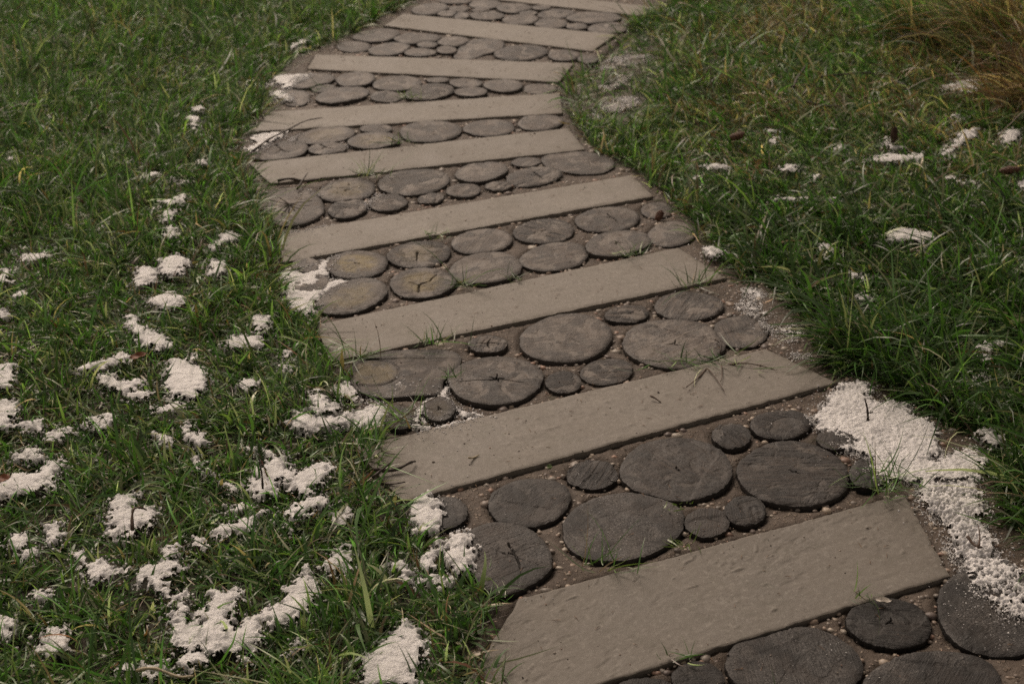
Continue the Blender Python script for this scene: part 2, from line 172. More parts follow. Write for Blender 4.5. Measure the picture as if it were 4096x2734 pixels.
([335,2434],[115,117,118,119,118,117,114,109,108,108,111,112,112,112,111,110,110,110,110,111,111,112,112,112,112,112,113,115,117,119,121,122,122,121,120,118,116,114,113,112,111,111,110,109,110,110,111,113],{'c': 'short', 't': -0.05, 'f': 0.2, 's': 0.5},'big round brown-black wood slice with faint pith crack'),
([464,2563],[42,42,43,43,44,45,46,48,50,51,51,51,50,49,47,45,44,43,42,41,41,40,40,40,41,42,43,45,46,48,49,50,50,50,50,50,49,49,48,47,46,44,43,42,42,41,41,41],{'s': 1.8, 't': -0.1},'small wood slice with splintered saw streaks below the slab edge'),
([577,2611],[66,68,70,71,71,70,68,66,64,62,61,60,58,57,56,55,55,54,55,55,56,58,60,63,65,68,69,71,72,72,71,70,67,64,61,59,56,55,54,54,54,55,56,57,59,60,62,64],{'t': -0.25, 's': 0.8},'dark wood slice touching the large snow patch'),
([570,2421],[114,115,116,118,119,121,122,122,122,120,118,117,116,116,116,116,115,114,113,112,111,110,110,109,110,114,116,117,119,120,122,124,126,127,128,128,126,123,120,116,114,112,111,111,111,112,112,113],{'s': 0.85, 't': 0, 'c': 'short', 'f': 0.15},'big round wood slice at the right with saw-cut streaks in its lower half'),
([683,2551],[41,42,43,44,45,46,47,47,46,45,43,42,41,41,40,40,39,39,39,39,39,39,40,41,42,43,43,44,45,45,45,46,46,46,46,45,44,43,41,40,39,39,38,38,38,39,39,40],{'t': -0.4},'black wood slice mostly buried under the large snow patch'),
([722,2421],[39,40,42,45,48,51,55,58,60,60,58,56,53,50,48,45,43,41,39,38,37,37,37,38,39,41,43,45,48,51,54,57,59,61,61,59,56,51,47,44,42,40,39,38,37,37,37,38],{'t': -0.4},'small black wood slice poking from the edge of the large snow patch'),
([472,1846],[115,117,118,118,116,113,108,104,100,97,95,94,94,94,94,95,95,97,98,100,103,106,109,112,114,115,115,115,114,113,113,111,109,106,102,96,89,85,83,82,82,85,88,94,101,106,109,112],{'t': -0.35, 'f': 0.45},"dark frost-flecked wood slice in front, cut off by the photo's edge"),
([655,1951],[75,76,76,75,74,73,72,71,70,69,68,68,67,66,66,67,67,68,69,69,70,70,70,71,71,72,74,75,76,76,75,74,73,72,71,69,66,63,62,60,61,63,65,67,69,70,72,74],{'t': -0.5, 's': 1, 'c': 'star3'},'black wood slice with a white scrap lying on it'),
([855,1987],[106,109,113,118,123,128,131,132,131,128,124,120,117,113,110,107,105,103,101,101,101,103,105,108,111,115,118,121,124,126,129,131,133,134,133,130,126,121,116,112,109,106,105,104,103,103,103,105],{'t': -0.5, 'f': 0.6},'large black wood slice dusted with snow in the front corner'),
([691,1795],[115,116,115,110,104,99,94,89,85,81,78,76,74,73,74,74,76,79,82,86,91,96,101,105,109,113,115,114,111,105,99,92,87,83,79,77,75,75,75,75,76,78,81,85,90,96,103,110],{'t': -0.3, 'f': 0.5},'large dark wood slice in the front row between two black ones'),
([305,1806],[43,43,42,42,43,45,46,47,46,45,44,43,42,42,42,41,41,41,41,41,42,42,43,44,45,45,46,46,46,46,46,47,47,47,46,46,45,44,43,42,41,41,41,41,41,42,42,43],{'t': -0.35, 'f': 0.2},'small dark wood slice under the front slab edge'),
([217,1779],[55,55,54,51,47,44,41,39,37,35,34,34,33,33,33,34,35,37,39,42,45,48,51,52,50,49,47,47,47,45,43,40,38,36,35,34,34,34,34,35,36,38,39,41,44,46,49,52],{'t': -0.4},'dark wood slice half out of the photo at the bottom')]
PATH=[[-355,6667],[-442,6119],[-551,5840],[-655,5614],[-742,5462],[-812,5345],[-840,5124],[-861,4994],[-813,4773],[-856,4657],[-864,4503],[-859,4317],[-811,4125],[-746,3947],[-730,3862],[-656,3687],[-621,3509],[-605,3412],[-581,3281],[-487,3152],[-458,2996],[-417,2909],[-375,2847],[-350,2748],[-327,2654],[-282,2573],[-285,2479],[-275,2399],[-211,2337],[-181,2263],[-142,2164],[-68,2111],[-35,2035],[0,2016],[-34,1950],[-62,1881],[-10,1806],[4,1714],[17,1583],[1137,1583],[1151,1938],[1027,2124],[969,2199],[940,2277],[963,2383],[947,2463],[984,2530],[923,2608],[894,2681],[829,2729],[819,2817],[730,2817],[714,2888],[703,2996],[722,3098],[676,3206],[638,3319],[584,3332],[548,3495],[521,3671],[469,3829],[426,3981],[358,4125],[322,4200],[240,4357],[197,4524],[180,4680],[172,4893],[202,5097],[307,5260],[356,5403],[470,5696],[538,5874],[679,6104],[947,6667]]
BARE=[[272,5232],[370,5492],[489,5709],[616,5552],[541,5019],[472,4680],[344,4546],[218,4680],[180,4893]]
SNOW=[
([[-977,3377],[-944,3396],[-916,3347],[-911,3304],[-956,3266],[-976,3276],[-974,3309]],{},"pair of snow lumps in tall grass, uphill of the snow strip beside the lawn's middle"),
([[-936,3436],[-900,3467],[-856,3436],[-854,3347],[-892,3328],[-923,3357]],{},None),
([[-805,3436],[-763,3416],[-746,3367],[-758,3318],[-792,3347]],{},None),
([[-912,3198],[-886,3225],[-871,3252],[-848,3216],[-822,3207],[-816,3162],[-850,3135],[-890,3153]],{},'pointed snow patch with grass standing round it, left of the snowed-in slices'),
([[-941,3101],[-923,3109],[-896,3058],[-850,3025],[-814,2984],[-804,2952],[-829,2932],[-877,2960],[-898,3000],[-924,3033]],{},'snow patch bent like a boot in the left lawn'),
([[-681,2960],[-659,3008],[-628,3000],[-595,2984],[-585,2948],[-617,2936],[-658,2936]],{},None),
([[-636,3050],[-621,3101],[-594,3105],[-584,3050],[-607,3013]],{},None),
([[-760,2920],[-728,2913],[-726,2882],[-752,2882]],{},None),
([[-797,2870],[-773,2878],[-747,2878],[-704,2844],[-683,2792],[-683,2742],[-693,2696],[-727,2706],[-756,2710],[-771,2763],[-787,2807]],{},'chunky squarish snow patch in the left lawn, taller than wide'),
([[-998,2836],[-972,2863],[-947,2882],[-910,2909],[-873,2897],[-886,2870],[-918,2855],[-953,2832],[-982,2818]],{},'long narrow snow strip slanting beside a reddish dead leaf'),
([[-937,2814],[-906,2803],[-871,2777],[-837,2788],[-832,2749],[-858,2724],[-892,2749],[-917,2763]],{},None),
([[-855,2727],[-829,2738],[-795,2727],[-811,2706],[-845,2699]],{},None),
([[-791,2665],[-762,2672],[-737,2689],[-706,2672],[-712,2648],[-741,2642],[-778,2652]],{},None),
([[-1188,2829],[-1162,2860],[-1133,2851],[-1121,2799],[-1119,2749],[-1157,2734]],{},'rounded snow patch cut by the left border, upper one'),
([[-1142,2686],[-1107,2710],[-1083,2699],[-1078,2672],[-1064,2638],[-1062,2585],[-1103,2566]],{},'tall snow patch cut by the left border, lower one'),
([[-1047,2592],[-1025,2621],[-1001,2612],[-987,2572],[-1006,2556],[-1032,2566]],{},None),
([[-980,2560],[-951,2579],[-929,2585],[-929,2560],[-946,2534],[-966,2534]],{},None),
([[-908,2618],[-871,2638],[-851,2612],[-870,2579],[-896,2585]],{},None),
([[-614,2763],[-594,2793],[-570,2779],[-572,2745],[-600,2742]],{},None),
([[-537,2924],[-515,2928],[-509,2882],[-528,2889]],{},None),
([[-546,2859],[-517,2859],[-502,2829],[-522,2818]],{},None),
([[-754,2560],[-714,2547],[-707,2512],[-736,2522]],{},None),
([[-697,2592],[-684,2595],[-673,2560],[-650,2541],[-635,2515],[-655,2500],[-684,2528]],{},None),
([[-1018,2466],[-1015,2509],[-984,2494],[-964,2460],[-981,2451]],{},None),
([[-948,2448],[-938,2472],[-913,2442],[-908,2413],[-926,2407]],{},None),
([[-447,2742],[-426,2742],[-402,2686],[-373,2679],[-374,2652],[-401,2648],[-433,2658]],{},None),
([[-481,2605],[-466,2645],[-418,2618],[-380,2618],[-351,2652],[-346,2605],[-382,2572],[-421,2563],[-462,2566]],{},None),
([[-1309,3467],[-1253,3477],[-1228,3467],[-1234,3441],[-1272,3426],[-1299,3406]],{},None),
([[-1340,3377],[-1327,3386],[-1297,3318],[-1275,3299],[-1295,3285],[-1326,3280]],{},None),
([[-1282,3144],[-1253,3153],[-1239,3118],[-1270,3105]],{},None),
([[-1265,3216],[-1239,3248],[-1226,3225],[-1249,3202]],{},None),
([[-542,2494],[-524,2497],[-497,2483],[-497,2463],[-524,2460]],{},None),
([[-525,2338],[-518,2383],[-529,2424],[-505,2416],[-490,2460],[-469,2480],[-453,2466],[-448,2421],[-432,2410],[-411,2432],[-383,2452],[-367,2432],[-369,2389],[-387,2364],[-394,2328],[-423,2325],[-436,2367],[-458,2383],[-461,2341],[-490,2317]],{},'wide lobed snow patch with a small black stalk in it, near the path'),
([[-576,2375],[-544,2364],[-530,2349],[-552,2341]],{},None),
([[-613,2416],[-587,2405],[-597,2391]],{},None),
([[-649,2460],[-636,2473],[-630,2438],[-643,2431]],{},None),
([[-1029,2341],[-1008,2389],[-989,2395],[-971,2402],[-955,2410],[-943,2443],[-940,2474],[-910,2438],[-909,2408],[-919,2380],[-911,2341],[-937,2338],[-970,2333],[-986,2317],[-1020,2315]],{},'slanting snow patch with a hooked upper end at the left border'),
([[-1021,2469],[-1006,2500],[-976,2491],[-976,2452],[-1005,2457]],{},None),
([[-781,2315],[-774,2333],[-756,2330],[-737,2338],[-731,2299],[-740,2289],[-717,2289],[-681,2292],[-684,2257],[-686,2227],[-707,2208],[-723,2184],[-743,2196],[-746,2175],[-777,2196],[-766,2210],[-781,2239],[-777,2274]],{},'ragged snow patch with a curled dry stem across it'),
([[-952,2163],[-942,2194],[-914,2203],[-902,2177],[-902,2154],[-877,2149],[-876,2124],[-891,2110],[-911,2140],[-939,2149]],{},'lumpy snow patch with a lower tongue near the left border'),
([[-891,2225],[-870,2237],[-854,2225],[-849,2182],[-853,2156],[-868,2163],[-872,2196]],{},None),
([[-814,2135],[-799,2142],[-785,2126],[-783,2104],[-769,2110],[-753,2123],[-728,2099],[-699,2095],[-710,2070],[-740,2062],[-758,2049],[-780,2090],[-792,2095]],{},'fan-shaped snow patch alone in grass, left of the V-shaped one'),
([[-570,2201],[-555,2227],[-525,2235],[-508,2252],[-489,2277],[-463,2279],[-472,2259],[-493,2230],[-489,2203],[-516,2195],[-542,2184]],{},'slim slanting snow wedge in grass between two bigger patches'),
([[-552,2289],[-521,2297],[-505,2284],[-528,2269],[-544,2263]],{},None),
([[-443,2259],[-430,2285],[-401,2307],[-362,2328],[-358,2305],[-379,2277],[-404,2247],[-433,2244]],{},'flat snow tongue just below the wide lobed patch'),
([[-602,2177],[-578,2184],[-568,2163],[-589,2153]],{},None),
([[-637,2158],[-621,2161],[-616,2126],[-646,2110]],{},None),
([[-676,2077],[-674,2104],[-637,2106],[-598,2104],[-598,2090],[-622,2077],[-635,2051],[-618,2046],[-609,2025],[-592,2021],[-577,2027],[-573,1996],[-566,1971],[-555,1943],[-539,1939],[-544,1963],[-537,1983],[-532,2000],[-533,2031],[-512,2017],[-490,2031],[-476,2017],[-486,1992],[-489,1963],[-492,1923],[-471,1935],[-454,1955],[-436,1969],[-413,1989],[-396,1983],[-406,2042],[-388,2064],[-377,2097],[-363,2077],[-346,2068],[-341,2046],[-349,2004],[-353,1971],[-371,1949],[-394,1933],[-431,1937],[-432,1923],[-425,1911],[-431,1874],[-460,1868],[-493,1884],[-512,1878],[-535,1867],[-561,1880],[-577,1923],[-593,1951],[-596,1979],[-614,1987],[-624,2021],[-645,2046],[-669,2055]],{},'largest snow patch in the left lawn, sprawling in a V shape'),
([[-345,2097],[-335,2140],[-313,2163],[-295,2140],[-291,2095],[-306,2070],[-328,2075]],{},'high clean snow lump at the upper right tip of the V-shaped patch'),
([[-558,1859],[-540,1865],[-507,1865],[-505,1839],[-528,1834],[-561,1823],[-567,1842]],{},None),
([[-612,1828],[-596,1836],[-571,1839],[-562,1828],[-576,1816],[-603,1813]],{},None),
([[-806,1903],[-793,1929],[-767,1933],[-765,1911],[-749,1867],[-765,1857],[-796,1852],[-792,1880]],{},'small two-lumped snow patch in the front left grass'),
([[-900,1943],[-869,1951],[-854,1931],[-860,1899],[-882,1888]],{},None),
([[-853,2008],[-845,2026],[-821,2017],[-813,2000],[-836,1995]],{},None),
([[-652,1813],[-633,1828],[-628,1817],[-646,1809]],{},None),
([[-373,1857],[-367,1888],[-358,1854],[-366,1842]],{},None),
([[-459,1850],[-443,1857],[-439,1848],[-453,1842]],{},None),
([[-345,2254],[-314,2282],[-310,2239],[-334,2227]],{},None),
([[-445,2235],[-419,2230],[-419,2208],[-434,2215]],{},None),
([[-252,1828],[-230,1875],[-208,1909],[-185,1939],[-157,1912],[-140,1875],[-150,1839],[-157,1811],[-151,1773],[-235,1773]],{},'bright snow patch in grass left of the front slab, at the bottom'),
([[-228,2104],[-198,2122],[-169,2097],[-194,2070]],{'zb': 0.013, 'h': 0.016},None),
([[-196,2304],[-170,2341],[-128,2294],[-132,2242],[-148,2212],[-173,2202],[-192,2251]],{'zb': 0.013, 'h': 0.016},None),
([[-172,2122],[-149,2159],[-145,2213],[-125,2177],[-133,2123],[-142,2087],[-158,2079]],{'zb': 0.013, 'h': 0.016},None),
([[-127,2190],[-92,2220],[-71,2186],[-70,2123],[-85,2080],[-105,2079],[-129,2122]],{'zb': 0.013, 'h': 0.016},None),
([[-188,2053],[-148,2082],[-105,2063],[-136,2037]],{'zb': 0.013, 'h': 0.016},None),
([[-399,2766],[-375,2814],[-361,2785],[-335,2737],[-297,2713],[-263,2742],[-249,2795],[-248,2748],[-289,2702],[-336,2710],[-371,2732]],{'zb': 0.004, 'h': 0.012},None),
([[-461,2621],[-408,2648],[-369,2658],[-310,2686],[-285,2690],[-264,2656],[-278,2607],[-303,2607],[-351,2588],[-400,2576],[-458,2564]],{'zb': 0.004, 'h': 0.012},None),
([[-214,2626],[-208,2686],[-187,2724],[-171,2722],[-192,2676],[-194,2636],[-181,2607],[-153,2604],[-104,2636],[-69,2651],[-133,2599],[-192,2581],[-208,2597]],{'zb': 0.004, 'h': 0.012},None),
([[-160,2722],[-149,2785],[-140,2801],[-145,2758],[-137,2716],[-110,2676],[-84,2661],[-109,2648],[-122,2686],[-148,2716]],{'zb': 0.004, 'h': 0.012},None),
([[-615,3380],[-574,3426],[-546,3380],[-510,3453],[-482,3460],[-462,3481],[-476,3406],[-486,3351],[-412,3330],[-452,3287],[-480,3246],[-491,3203],[-488,3155],[-508,3130],[-557,3179],[-577,3227],[-591,3302],[-614,3353]],{'zb': 0.002, 'h': 0.011},'snow filling the gaps between the small slices beside the lawn'),
([[-628,3949],[-605,3969],[-579,3939],[-567,3901],[-582,3916],[-601,3939]],{'zb': 0.002, 'h': 0.009, 'thin': 1},None),
([[-443,3825],[-415,3886],[-402,3939],[-374,3904],[-399,3898],[-418,3825],[-430,3810]],{'zb': 0.002, 'h': 0.009, 'thin': 1},None),
([[-628,3640],[-578,3667],[-507,3701],[-505,3690],[-570,3649],[-621,3627]],{'zb': 0.002, 'h': 0.009, 'thin': 1},None),
([[-729,4387],[-720,4433],[-698,4433],[-705,4369]],{'zb': 0.002, 'h': 0.009, 'thin': 1},None),
([[-546,4333],[-526,4378],[-527,4324]],{'zb': 0.002, 'h': 0.009, 'thin': 1},None),
([[-872,5031],[-863,5084],[-735,5092],[-733,5031],[-768,4993],[-787,4918],[-824,4937],[-847,4974],[-893,4937]],{'zb': 0.01, 'h': 0.01, 'thin': 0.6},'snow covering the left end of the third row of slices'),
([[-861,4882],[-814,4904],[-777,4846],[-759,4775],[-795,4772],[-837,4828]],{'zb': 0.01, 'h': 0.01, 'thin': 0.6},None),
([[-869,4308],[-836,4341],[-854,4401],[-831,4439],[-743,4478],[-741,4428],[-786,4348],[-816,4275],[-839,4260]],{'zb': 0.01, 'h': 0.01, 'thin': 0.6},'snow wedge at the left end of the sunken slab, edged by a dark twig'),
([[-877,5395],[-823,5505],[-797,5543],[-795,5478],[-839,5391]],{},None),
([[-1097,4673],[-1063,4693],[-1047,4639],[-1067,4603]],{},None),
([[-1096,4573],[-1057,4577],[-1032,4509],[-1034,4434],[-1059,4478],[-1073,4525]],{},None),
([[-1575,4590],[-1557,4601],[-1553,4570]],{},None),
([[-1125,4033],[-1095,4076],[-1077,4047],[-1089,4005]],{},None),
([[-1027,4027],[-979,3994],[-991,3969]],{},None),
([[-977,4168],[-945,4185],[-942,4141],[-972,4118]],{},None),
([[-1023,3832],[-981,3856],[-964,3883],[-948,3832],[-977,3794],[-1010,3794]],{},None),
([[-991,3749],[-969,3775],[-956,3737],[-962,3678],[-987,3689]],{},None),
([[-969,3646],[-952,3671],[-930,3635],[-918,3578],[-934,3568],[-955,3578]],{},None),
([[-808,3591],[-785,3615],[-750,3602],[-753,3557],[-789,3536],[-803,3496],[-815,3504]],{},None),
([[-1158,3657],[-1134,3688],[-1135,3655],[-1151,3646]],{},None),
([[-1359,3517],[-1324,3519],[-1322,3496]],{},None),
([[-1577,4182],[-1554,4199],[-1539,4166],[-1558,4155]],{},None),
([[-1422,3691],[-1407,3699],[-1408,3678]],{},None),
([[-1044,3784],[-1015,3786],[-1025,3758]],{},None),
([[-850,5664],[-837,5688],[-831,5641]],{},None),
([[-726,5700],[-702,5723],[-710,5676]],{},None),
([[559,3186],[585,3231],[589,3287],[616,3299],[639,3278],[652,3257],[621,3213],[626,3159],[648,3142],[621,3122],[585,3122],[575,3157]],{'zb': 0.006, 'h': 0.014, 'thin': 1},'thin sugary snow trail between the worn slice and the right-hand grass'),
([[608,3090],[644,3074],[708,3083],[707,3047],[680,3004],[650,2996],[635,3021],[611,3063]],{'zb': 0.006, 'h': 0.014, 'thin': 1},'small bright snow heap under overhanging grass, right path edge'),
([[652,2942],[696,2935],[689,2909],[655,2917]],{'zb': 0.006, 'h': 0.014, 'thin': 1},None),
([[637,2643],[670,2684],[718,2762],[748,2791],[782,2799],[817,2783],[808,2747],[789,2715],[830,2711],[882,2692],[864,2656],[903,2638],[916,2590],[895,2539],[899,2501],[875,2482],[922,2509],[976,2534],[983,2495],[964,2441],[932,2394],[806,2388],[731,2394],[715,2441],[737,2468],[709,2489],[689,2501],[674,2525],[715,2533],[694,2545],[668,2564],[650,2597],[646,2610]],{'zb': 0.013, 'h': 0.009, 'thin': 0.66},'largest snow patch, granular and spilling over the right end of the path'),
([[824,2406],[884,2390],[940,2406],[934,2299],[903,2223],[909,2168],[937,2089],[912,1951],[863,1951],[849,2006],[820,2026],[828,2072],[816,2104],[810,2159],[816,2223],[798,2280],[796,2349]],{'zb': 0.016, 'h': 0.006, 'thin': 0.85},"thin broken snow sheet over the front slab's right end"),
([[1091,2958],[1124,2967],[1163,2983],[1154,2950],[1120,2917],[1095,2870],[1102,2918]],{},None),
([[995,2564],[1021,2574],[1036,2539],[1023,2513],[1001,2506],[985,2526]],{},None),
([[1036,3599],[1076,3648],[1118,3636],[1165,3614],[1164,3569],[1122,3551],[1071,3556],[1033,3561]],{},'oval snow lump alone in the deep grass of the right lawn'),
([[830,3547],[857,3528],[868,3495],[826,3503]],{},None),
([[857,3204],[888,3233],[898,3195],[863,3175]],{},None),
([[875,3356],[923,3337],[888,3330]],{},None),
([[1048,2819],[1076,2828],[1072,2797],[1046,2788]],{},None),
([[1333,3454],[1357,3456],[1347,3436]],{},None),
([[507,3495],[537,3528],[575,3484],[563,3462],[528,3452]],{},None),
([[1538,4909],[1609,4959],[1657,4969],[1684,4919],[1628,4807],[1599,4843],[1550,4870]],{},'snow patch beneath the brown tall grass, farthest up the right lawn'),
([[1757,4811],[1862,4891],[1813,4741],[1724,4737],[1686,4703],[1644,4636],[1636,4656],[1697,4741]],{},None),
([[1473,4432],[1519,4466],[1543,4466],[1500,4383],[1434,4294],[1370,4208],[1340,4172],[1335,4197],[1380,4282],[1431,4356]],{},'slanting snow streak below the brown tall grass'),
([[1586,4401],[1624,4450],[1674,4450],[1634,4356],[1581,4309],[1569,4341]],{},None),
([[829,4455],[857,4466],[875,4432],[836,4429]],{},None),
([[828,4348],[864,4381],[868,4356],[834,4323]],{},None),
([[1015,4268],[1057,4314],[1060,4268],[1021,4236]],{},None),
([[1200,4371],[1223,4389],[1205,4312],[1246,4282],[1198,4264],[1188,4309]],{},'small snow ring around the upright dark cone'),
([[1060,4183],[1130,4186],[1185,4228],[1233,4200],[1293,4228],[1272,4166],[1197,4152],[1129,4159]],{},'long flat snow strip across the middle of the right lawn'),
([[577,4114],[611,4130],[666,4114],[654,4084],[610,4084]],{},None),
([[525,4014],[567,4043],[575,4021],[542,3992]],{},None),
([[817,4094],[857,4130],[894,4130],[872,4078],[831,4064]],{},None),
([[908,4034],[935,4043],[918,4012]],{},None),
([[762,3850],[826,3871],[859,3857],[816,3836]],{},None),
([[912,3857],[946,3859],[917,3836]],{},None),
([[596,3749],[626,3763],[612,3735]],{},None),
([[1305,4021],[1353,4036],[1347,3982],[1411,3997],[1384,3960],[1327,3979]],{},None),
([[778,3697],[822,3717],[804,3689]],{},None),
([[1331,3808],[1362,3829],[1355,3806]],{},None),
([[1514,3982],[1588,4047],[1540,3900],[1506,3941]],{},None),
([[1459,4574],[1518,4610],[1503,4554]],{},None),
([[357,5268],[428,5343],[518,5363],[557,5305],[493,5238],[403,5182],[330,5158]],{'zb': 0.004, 'h': 0.004, 'thin': 0.9, 'slush': 1},None),
([[311,4939],[395,5076],[446,5099],[403,4984],[336,4895]],{'zb': 0.004, 'h': 0.004, 'thin': 0.9, 'slush': 1},None),
([[307,4746],[379,4830],[447,4841],[433,4746],[362,4674],[310,4685]],{'zb': 0.004, 'h': 0.004, 'thin': 0.9, 'slush': 1},None),
([[235,4614],[289,4664],[299,4605],[259,4585]],{'zb': 0.004, 'h': 0.004, 'thin': 0.9, 'slush': 1},None)]
MISC=dict(
cones=[([0.71, 4.3], (25,), 'reddish brown closed cone lying in the right lawn grass'), ([1.216, 4.306], (80,), 'dark cone standing in a ring of snow'), ([1.486, 4.006], (5,), 'reddish cone lying in snow by the right border'), ([0.418, 3.736], (60,), "open orange-brown cone on the path's right edge")],
tufts=[([-0.436, 4.06], 22, 0.1, 'grass tuft growing from under the edge of the twig slab'), ([-0.213, 3.602], 14, 0.05, 'low tuft in the joint above the slice with the open notch'), ([-0.361, 4.799], 18, 0.07, 'grass tuft beside the saw-streaked slice, third row from the far end'), ([-0.694, 4.889], 10, 0.06, 'sparse tuft between two pale slices at the snowy left end'), ([-0.357, 4.347], 14, 0.06, 'tuft below the large pale oval slice of the fourth row'), ([-0.122, 3.287], 18, 0.07, 'tuft against the slab edge under the frost-peppered slice'), ([-0.175, 2.969], 20, 0.07, 'tuft at the slab edge above the star-cracked slice'), ([-0.007, 3.328], 10, 0.05, 'tiny tuft at the lower edge of the frost-peppered slice'), ([0.315, 3.474], 14, 0.06, 'tuft hanging over the slab below the three-point cracked slice'), ([0.47, 3.287], 20, 0.09, 'wispy tuft over the right end of the stained slab'), ([0.441, 2.878], 34, 0.065, 'uprooted flattened tuft with brown roots on the slab'), ([0.168, 2.106], 16, 0.09, 'thin tuft in front of the largest slice'), ([0.741, 2.369], 40, 0.1, "spiky tuft by the slab's upper right corner next to the thin snow sheet"), ([0.278, 1.843], 8, 0.05, 'tiny tuft at the lower edge of the front slab'), ([0.622, 2.016], 7, 0.04, "two-bladed sprout on the front slab's lower edge"), ([0.315, 2.175], 9, 0.04, 'mossy little tuft under the small round dark slice'), ([0.33, 2.295], 8, 0.02, 'bright green moss speck between the largest slice and the big round one'), ([-0.234, 2.62], 26, 0.1, 'tuft leaning over the half-snowed slice at the left edge'), ([-0.355, 2.915], 16, 0.1, 'tuft at the lower left corner of the stained slab'), ([-0.151, 2.804], 8, 0.05, 'little tuft between the two-lobed slice and the star-cracked one')],
twigs=[([[-0.704, 4.0], [-0.668, 4.011], [-0.639, 4.011], [-0.603, 4.0], [-0.57, 4.008]], 0.005, [[[-0.636, 3.935], [-0.627, 3.978], [-0.616, 4.026]]], "forked dark twig lying on a pale slab's left end"), ([[-0.811, 4.22], [-0.782, 4.342], [-0.734, 4.442], [-0.686, 4.508], [-0.633, 4.546]], 0.0032, [], 'long mossy twig bordering the snow wedge'), ([[-0.278, 2.409], [-0.248, 2.416], [-0.221, 2.426], [-0.207, 2.435], [-0.198, 2.454]], 0.0045, [[[-0.279, 2.387], [-0.257, 2.409], [-0.244, 2.419]]], "black forked twig at the slab's left end, above the lobed snow patch"), ([[-0.274, 2.38], [-0.246, 2.377], [-0.213, 2.373]], 0.0025, [], 'thin straight twig under the black forked one'), ([[0.446, 2.853], [0.421, 2.804], [0.389, 2.753]], 0.0022, [[[0.448, 2.848], [0.461, 2.804], [0.472, 2.739]], [[0.482, 2.864], [0.478, 2.815], [0.469, 2.783]]], 'bundle of brown rootlets trailing down a slab'), ([[0.5, 2.876], [0.536, 2.868], [0.573, 2.859], [0.613, 2.846]], 0.002, [], 'long thin rootlet stretching right from the uprooted tuft'), ([[0.483, 2.984], [0.493, 2.954], [0.486, 2.919]], 0.003, [], 'short curved twig on the pale rough slice'), ([[0.305, 2.715], [0.317, 2.707], [0.33, 2.698]], 0.002, [], 'brown stem scrap in the middle of the rootlet slab'), ([[-0.089, 2.46], [-0.08, 2.473], [-0.068, 2.484]], 0.0022, [], 'straw-coloured stem scrap on the slab right of the black twig'), ([[0.852, 2.179], [0.86, 2.161], [0.868, 2.143]], 0.003, [[[0.863, 2.145], [0.872, 2.168], [0.875, 2.195]]], 'small brown twig on the thin snow sheet'), ([[0.758, 2.595], [0.759, 2.614], [0.752, 2.621]], 0.003, [[[0.76, 2.611], [0.768, 2.601]]], 'short dark twig standing in the largest snow patch'), ([[-0.608, 1.784], [-0.587, 1.781], [-0.567, 1.777], [-0.538, 1.767], [-0.511, 1.761]], 0.0035, [], 'pale straw stalk lying across the front left grass'), ([[-0.486, 2.314], [-0.488, 2.33], [-0.493, 2.343], [-0.487, 2.344], [-0.479, 2.335]], 0.0022, [], 'curled black stalk standing in lobed snow'), ([[-0.708, 2.178], [-0.713, 2.202], [-0.712, 2.216], [-0.699, 2.229], [-0.694, 2.236]], 0.003, [], 'curled brown stem over the ragged snow patch'), ([[0.981, 4.794], [1.013, 4.911], [1.056, 5.024], [1.082, 5.073]], 0.005, [], 'dark crooked twig in the upper right lawn'), ([[0.999, 4.647], [1.038, 4.627], [1.077, 4.605], [1.108, 4.597]], 0.005, [], 'straight dark twig lying in the upper right lawn'), ([[1.096, 4.935], [1.183, 4.973], [1.273, 4.964], [1.328, 4.954]], 0.004, [], 'long bowed twig uphill from the straight dark one')],
leaf=[([-0.85, 2.847], 'reddish brown dead leaf beside a narrow snow strip'), ([-0.999, 2.344], 'small orange dead leaf on snow at the left border')],
sprig=[([-0.501, 2.409], (112,), 0.07, 'green needle sprig with a red stem beside the lobed snow'), ([-0.928, 4.015], (-60,), 0.11, 'dark conifer sprig lying in the upper left grass')],
weed=[([0.077, 2.443], "single pale green weed leaf at a slab's lower edge")],
scrap=[([0.654, 1.998], 'white curled scrap lying on a black slice')],
blade=[([[-0.465, 3.037], [-0.415, 3.043], [-0.362, 3.05]], 'single long grass blade lying across the stained slab end')],
clump=[[1.904, 5.213], [1.808, 5.399], [2.053, 5.689], [1.738, 4.599], [1.761, 5.808]])

rng = np.random.default_rng(11)
# ------------------------------------------------------------------ helpers
def _hash(ix, iy, seed):
    h = (ix.astype(np.int64) * 374761393 + iy.astype(np.int64) * 668265263 + seed * 1442695041) & 0xffffffff
    h = ((h ^ (h >> 13)) * 1274126177) & 0xffffffff
    return ((h ^ (h >> 16)) & 0xffff) / 65535.0
def vn(x, y, seed=0):
    """value noise, 0..1"""
    x = np.asarray(x, float); y = np.asarray(y, float)
    ix = np.floor(x); iy = np.floor(y); fx = x - ix; fy = y - iy
    fx = fx * fx * (3 - 2 * fx); fy = fy * fy * (3 - 2 * fy)
    a = _hash(ix, iy, seed); b = _hash(ix + 1, iy, seed); c = _hash(ix, iy + 1, seed); d = _hash(ix + 1, iy + 1, seed)
    return (a * (1 - fx) + b * fx) * (1 - fy) + (c * (1 - fx) + d * fx) * fy
def fbm(x, y, seed=0, o=4):
    s = 0; a = .5; t = 0
    for i in range(o):
        s = s + a * vn(x * 2 ** i, y * 2 ** i, seed + i * 17); t += a; a *= .5
    return s / t
def sst(a, b, x):
    t = np.clip((x - a) / (b - a), 0, 1); return t * t * (3 - 2 * t)
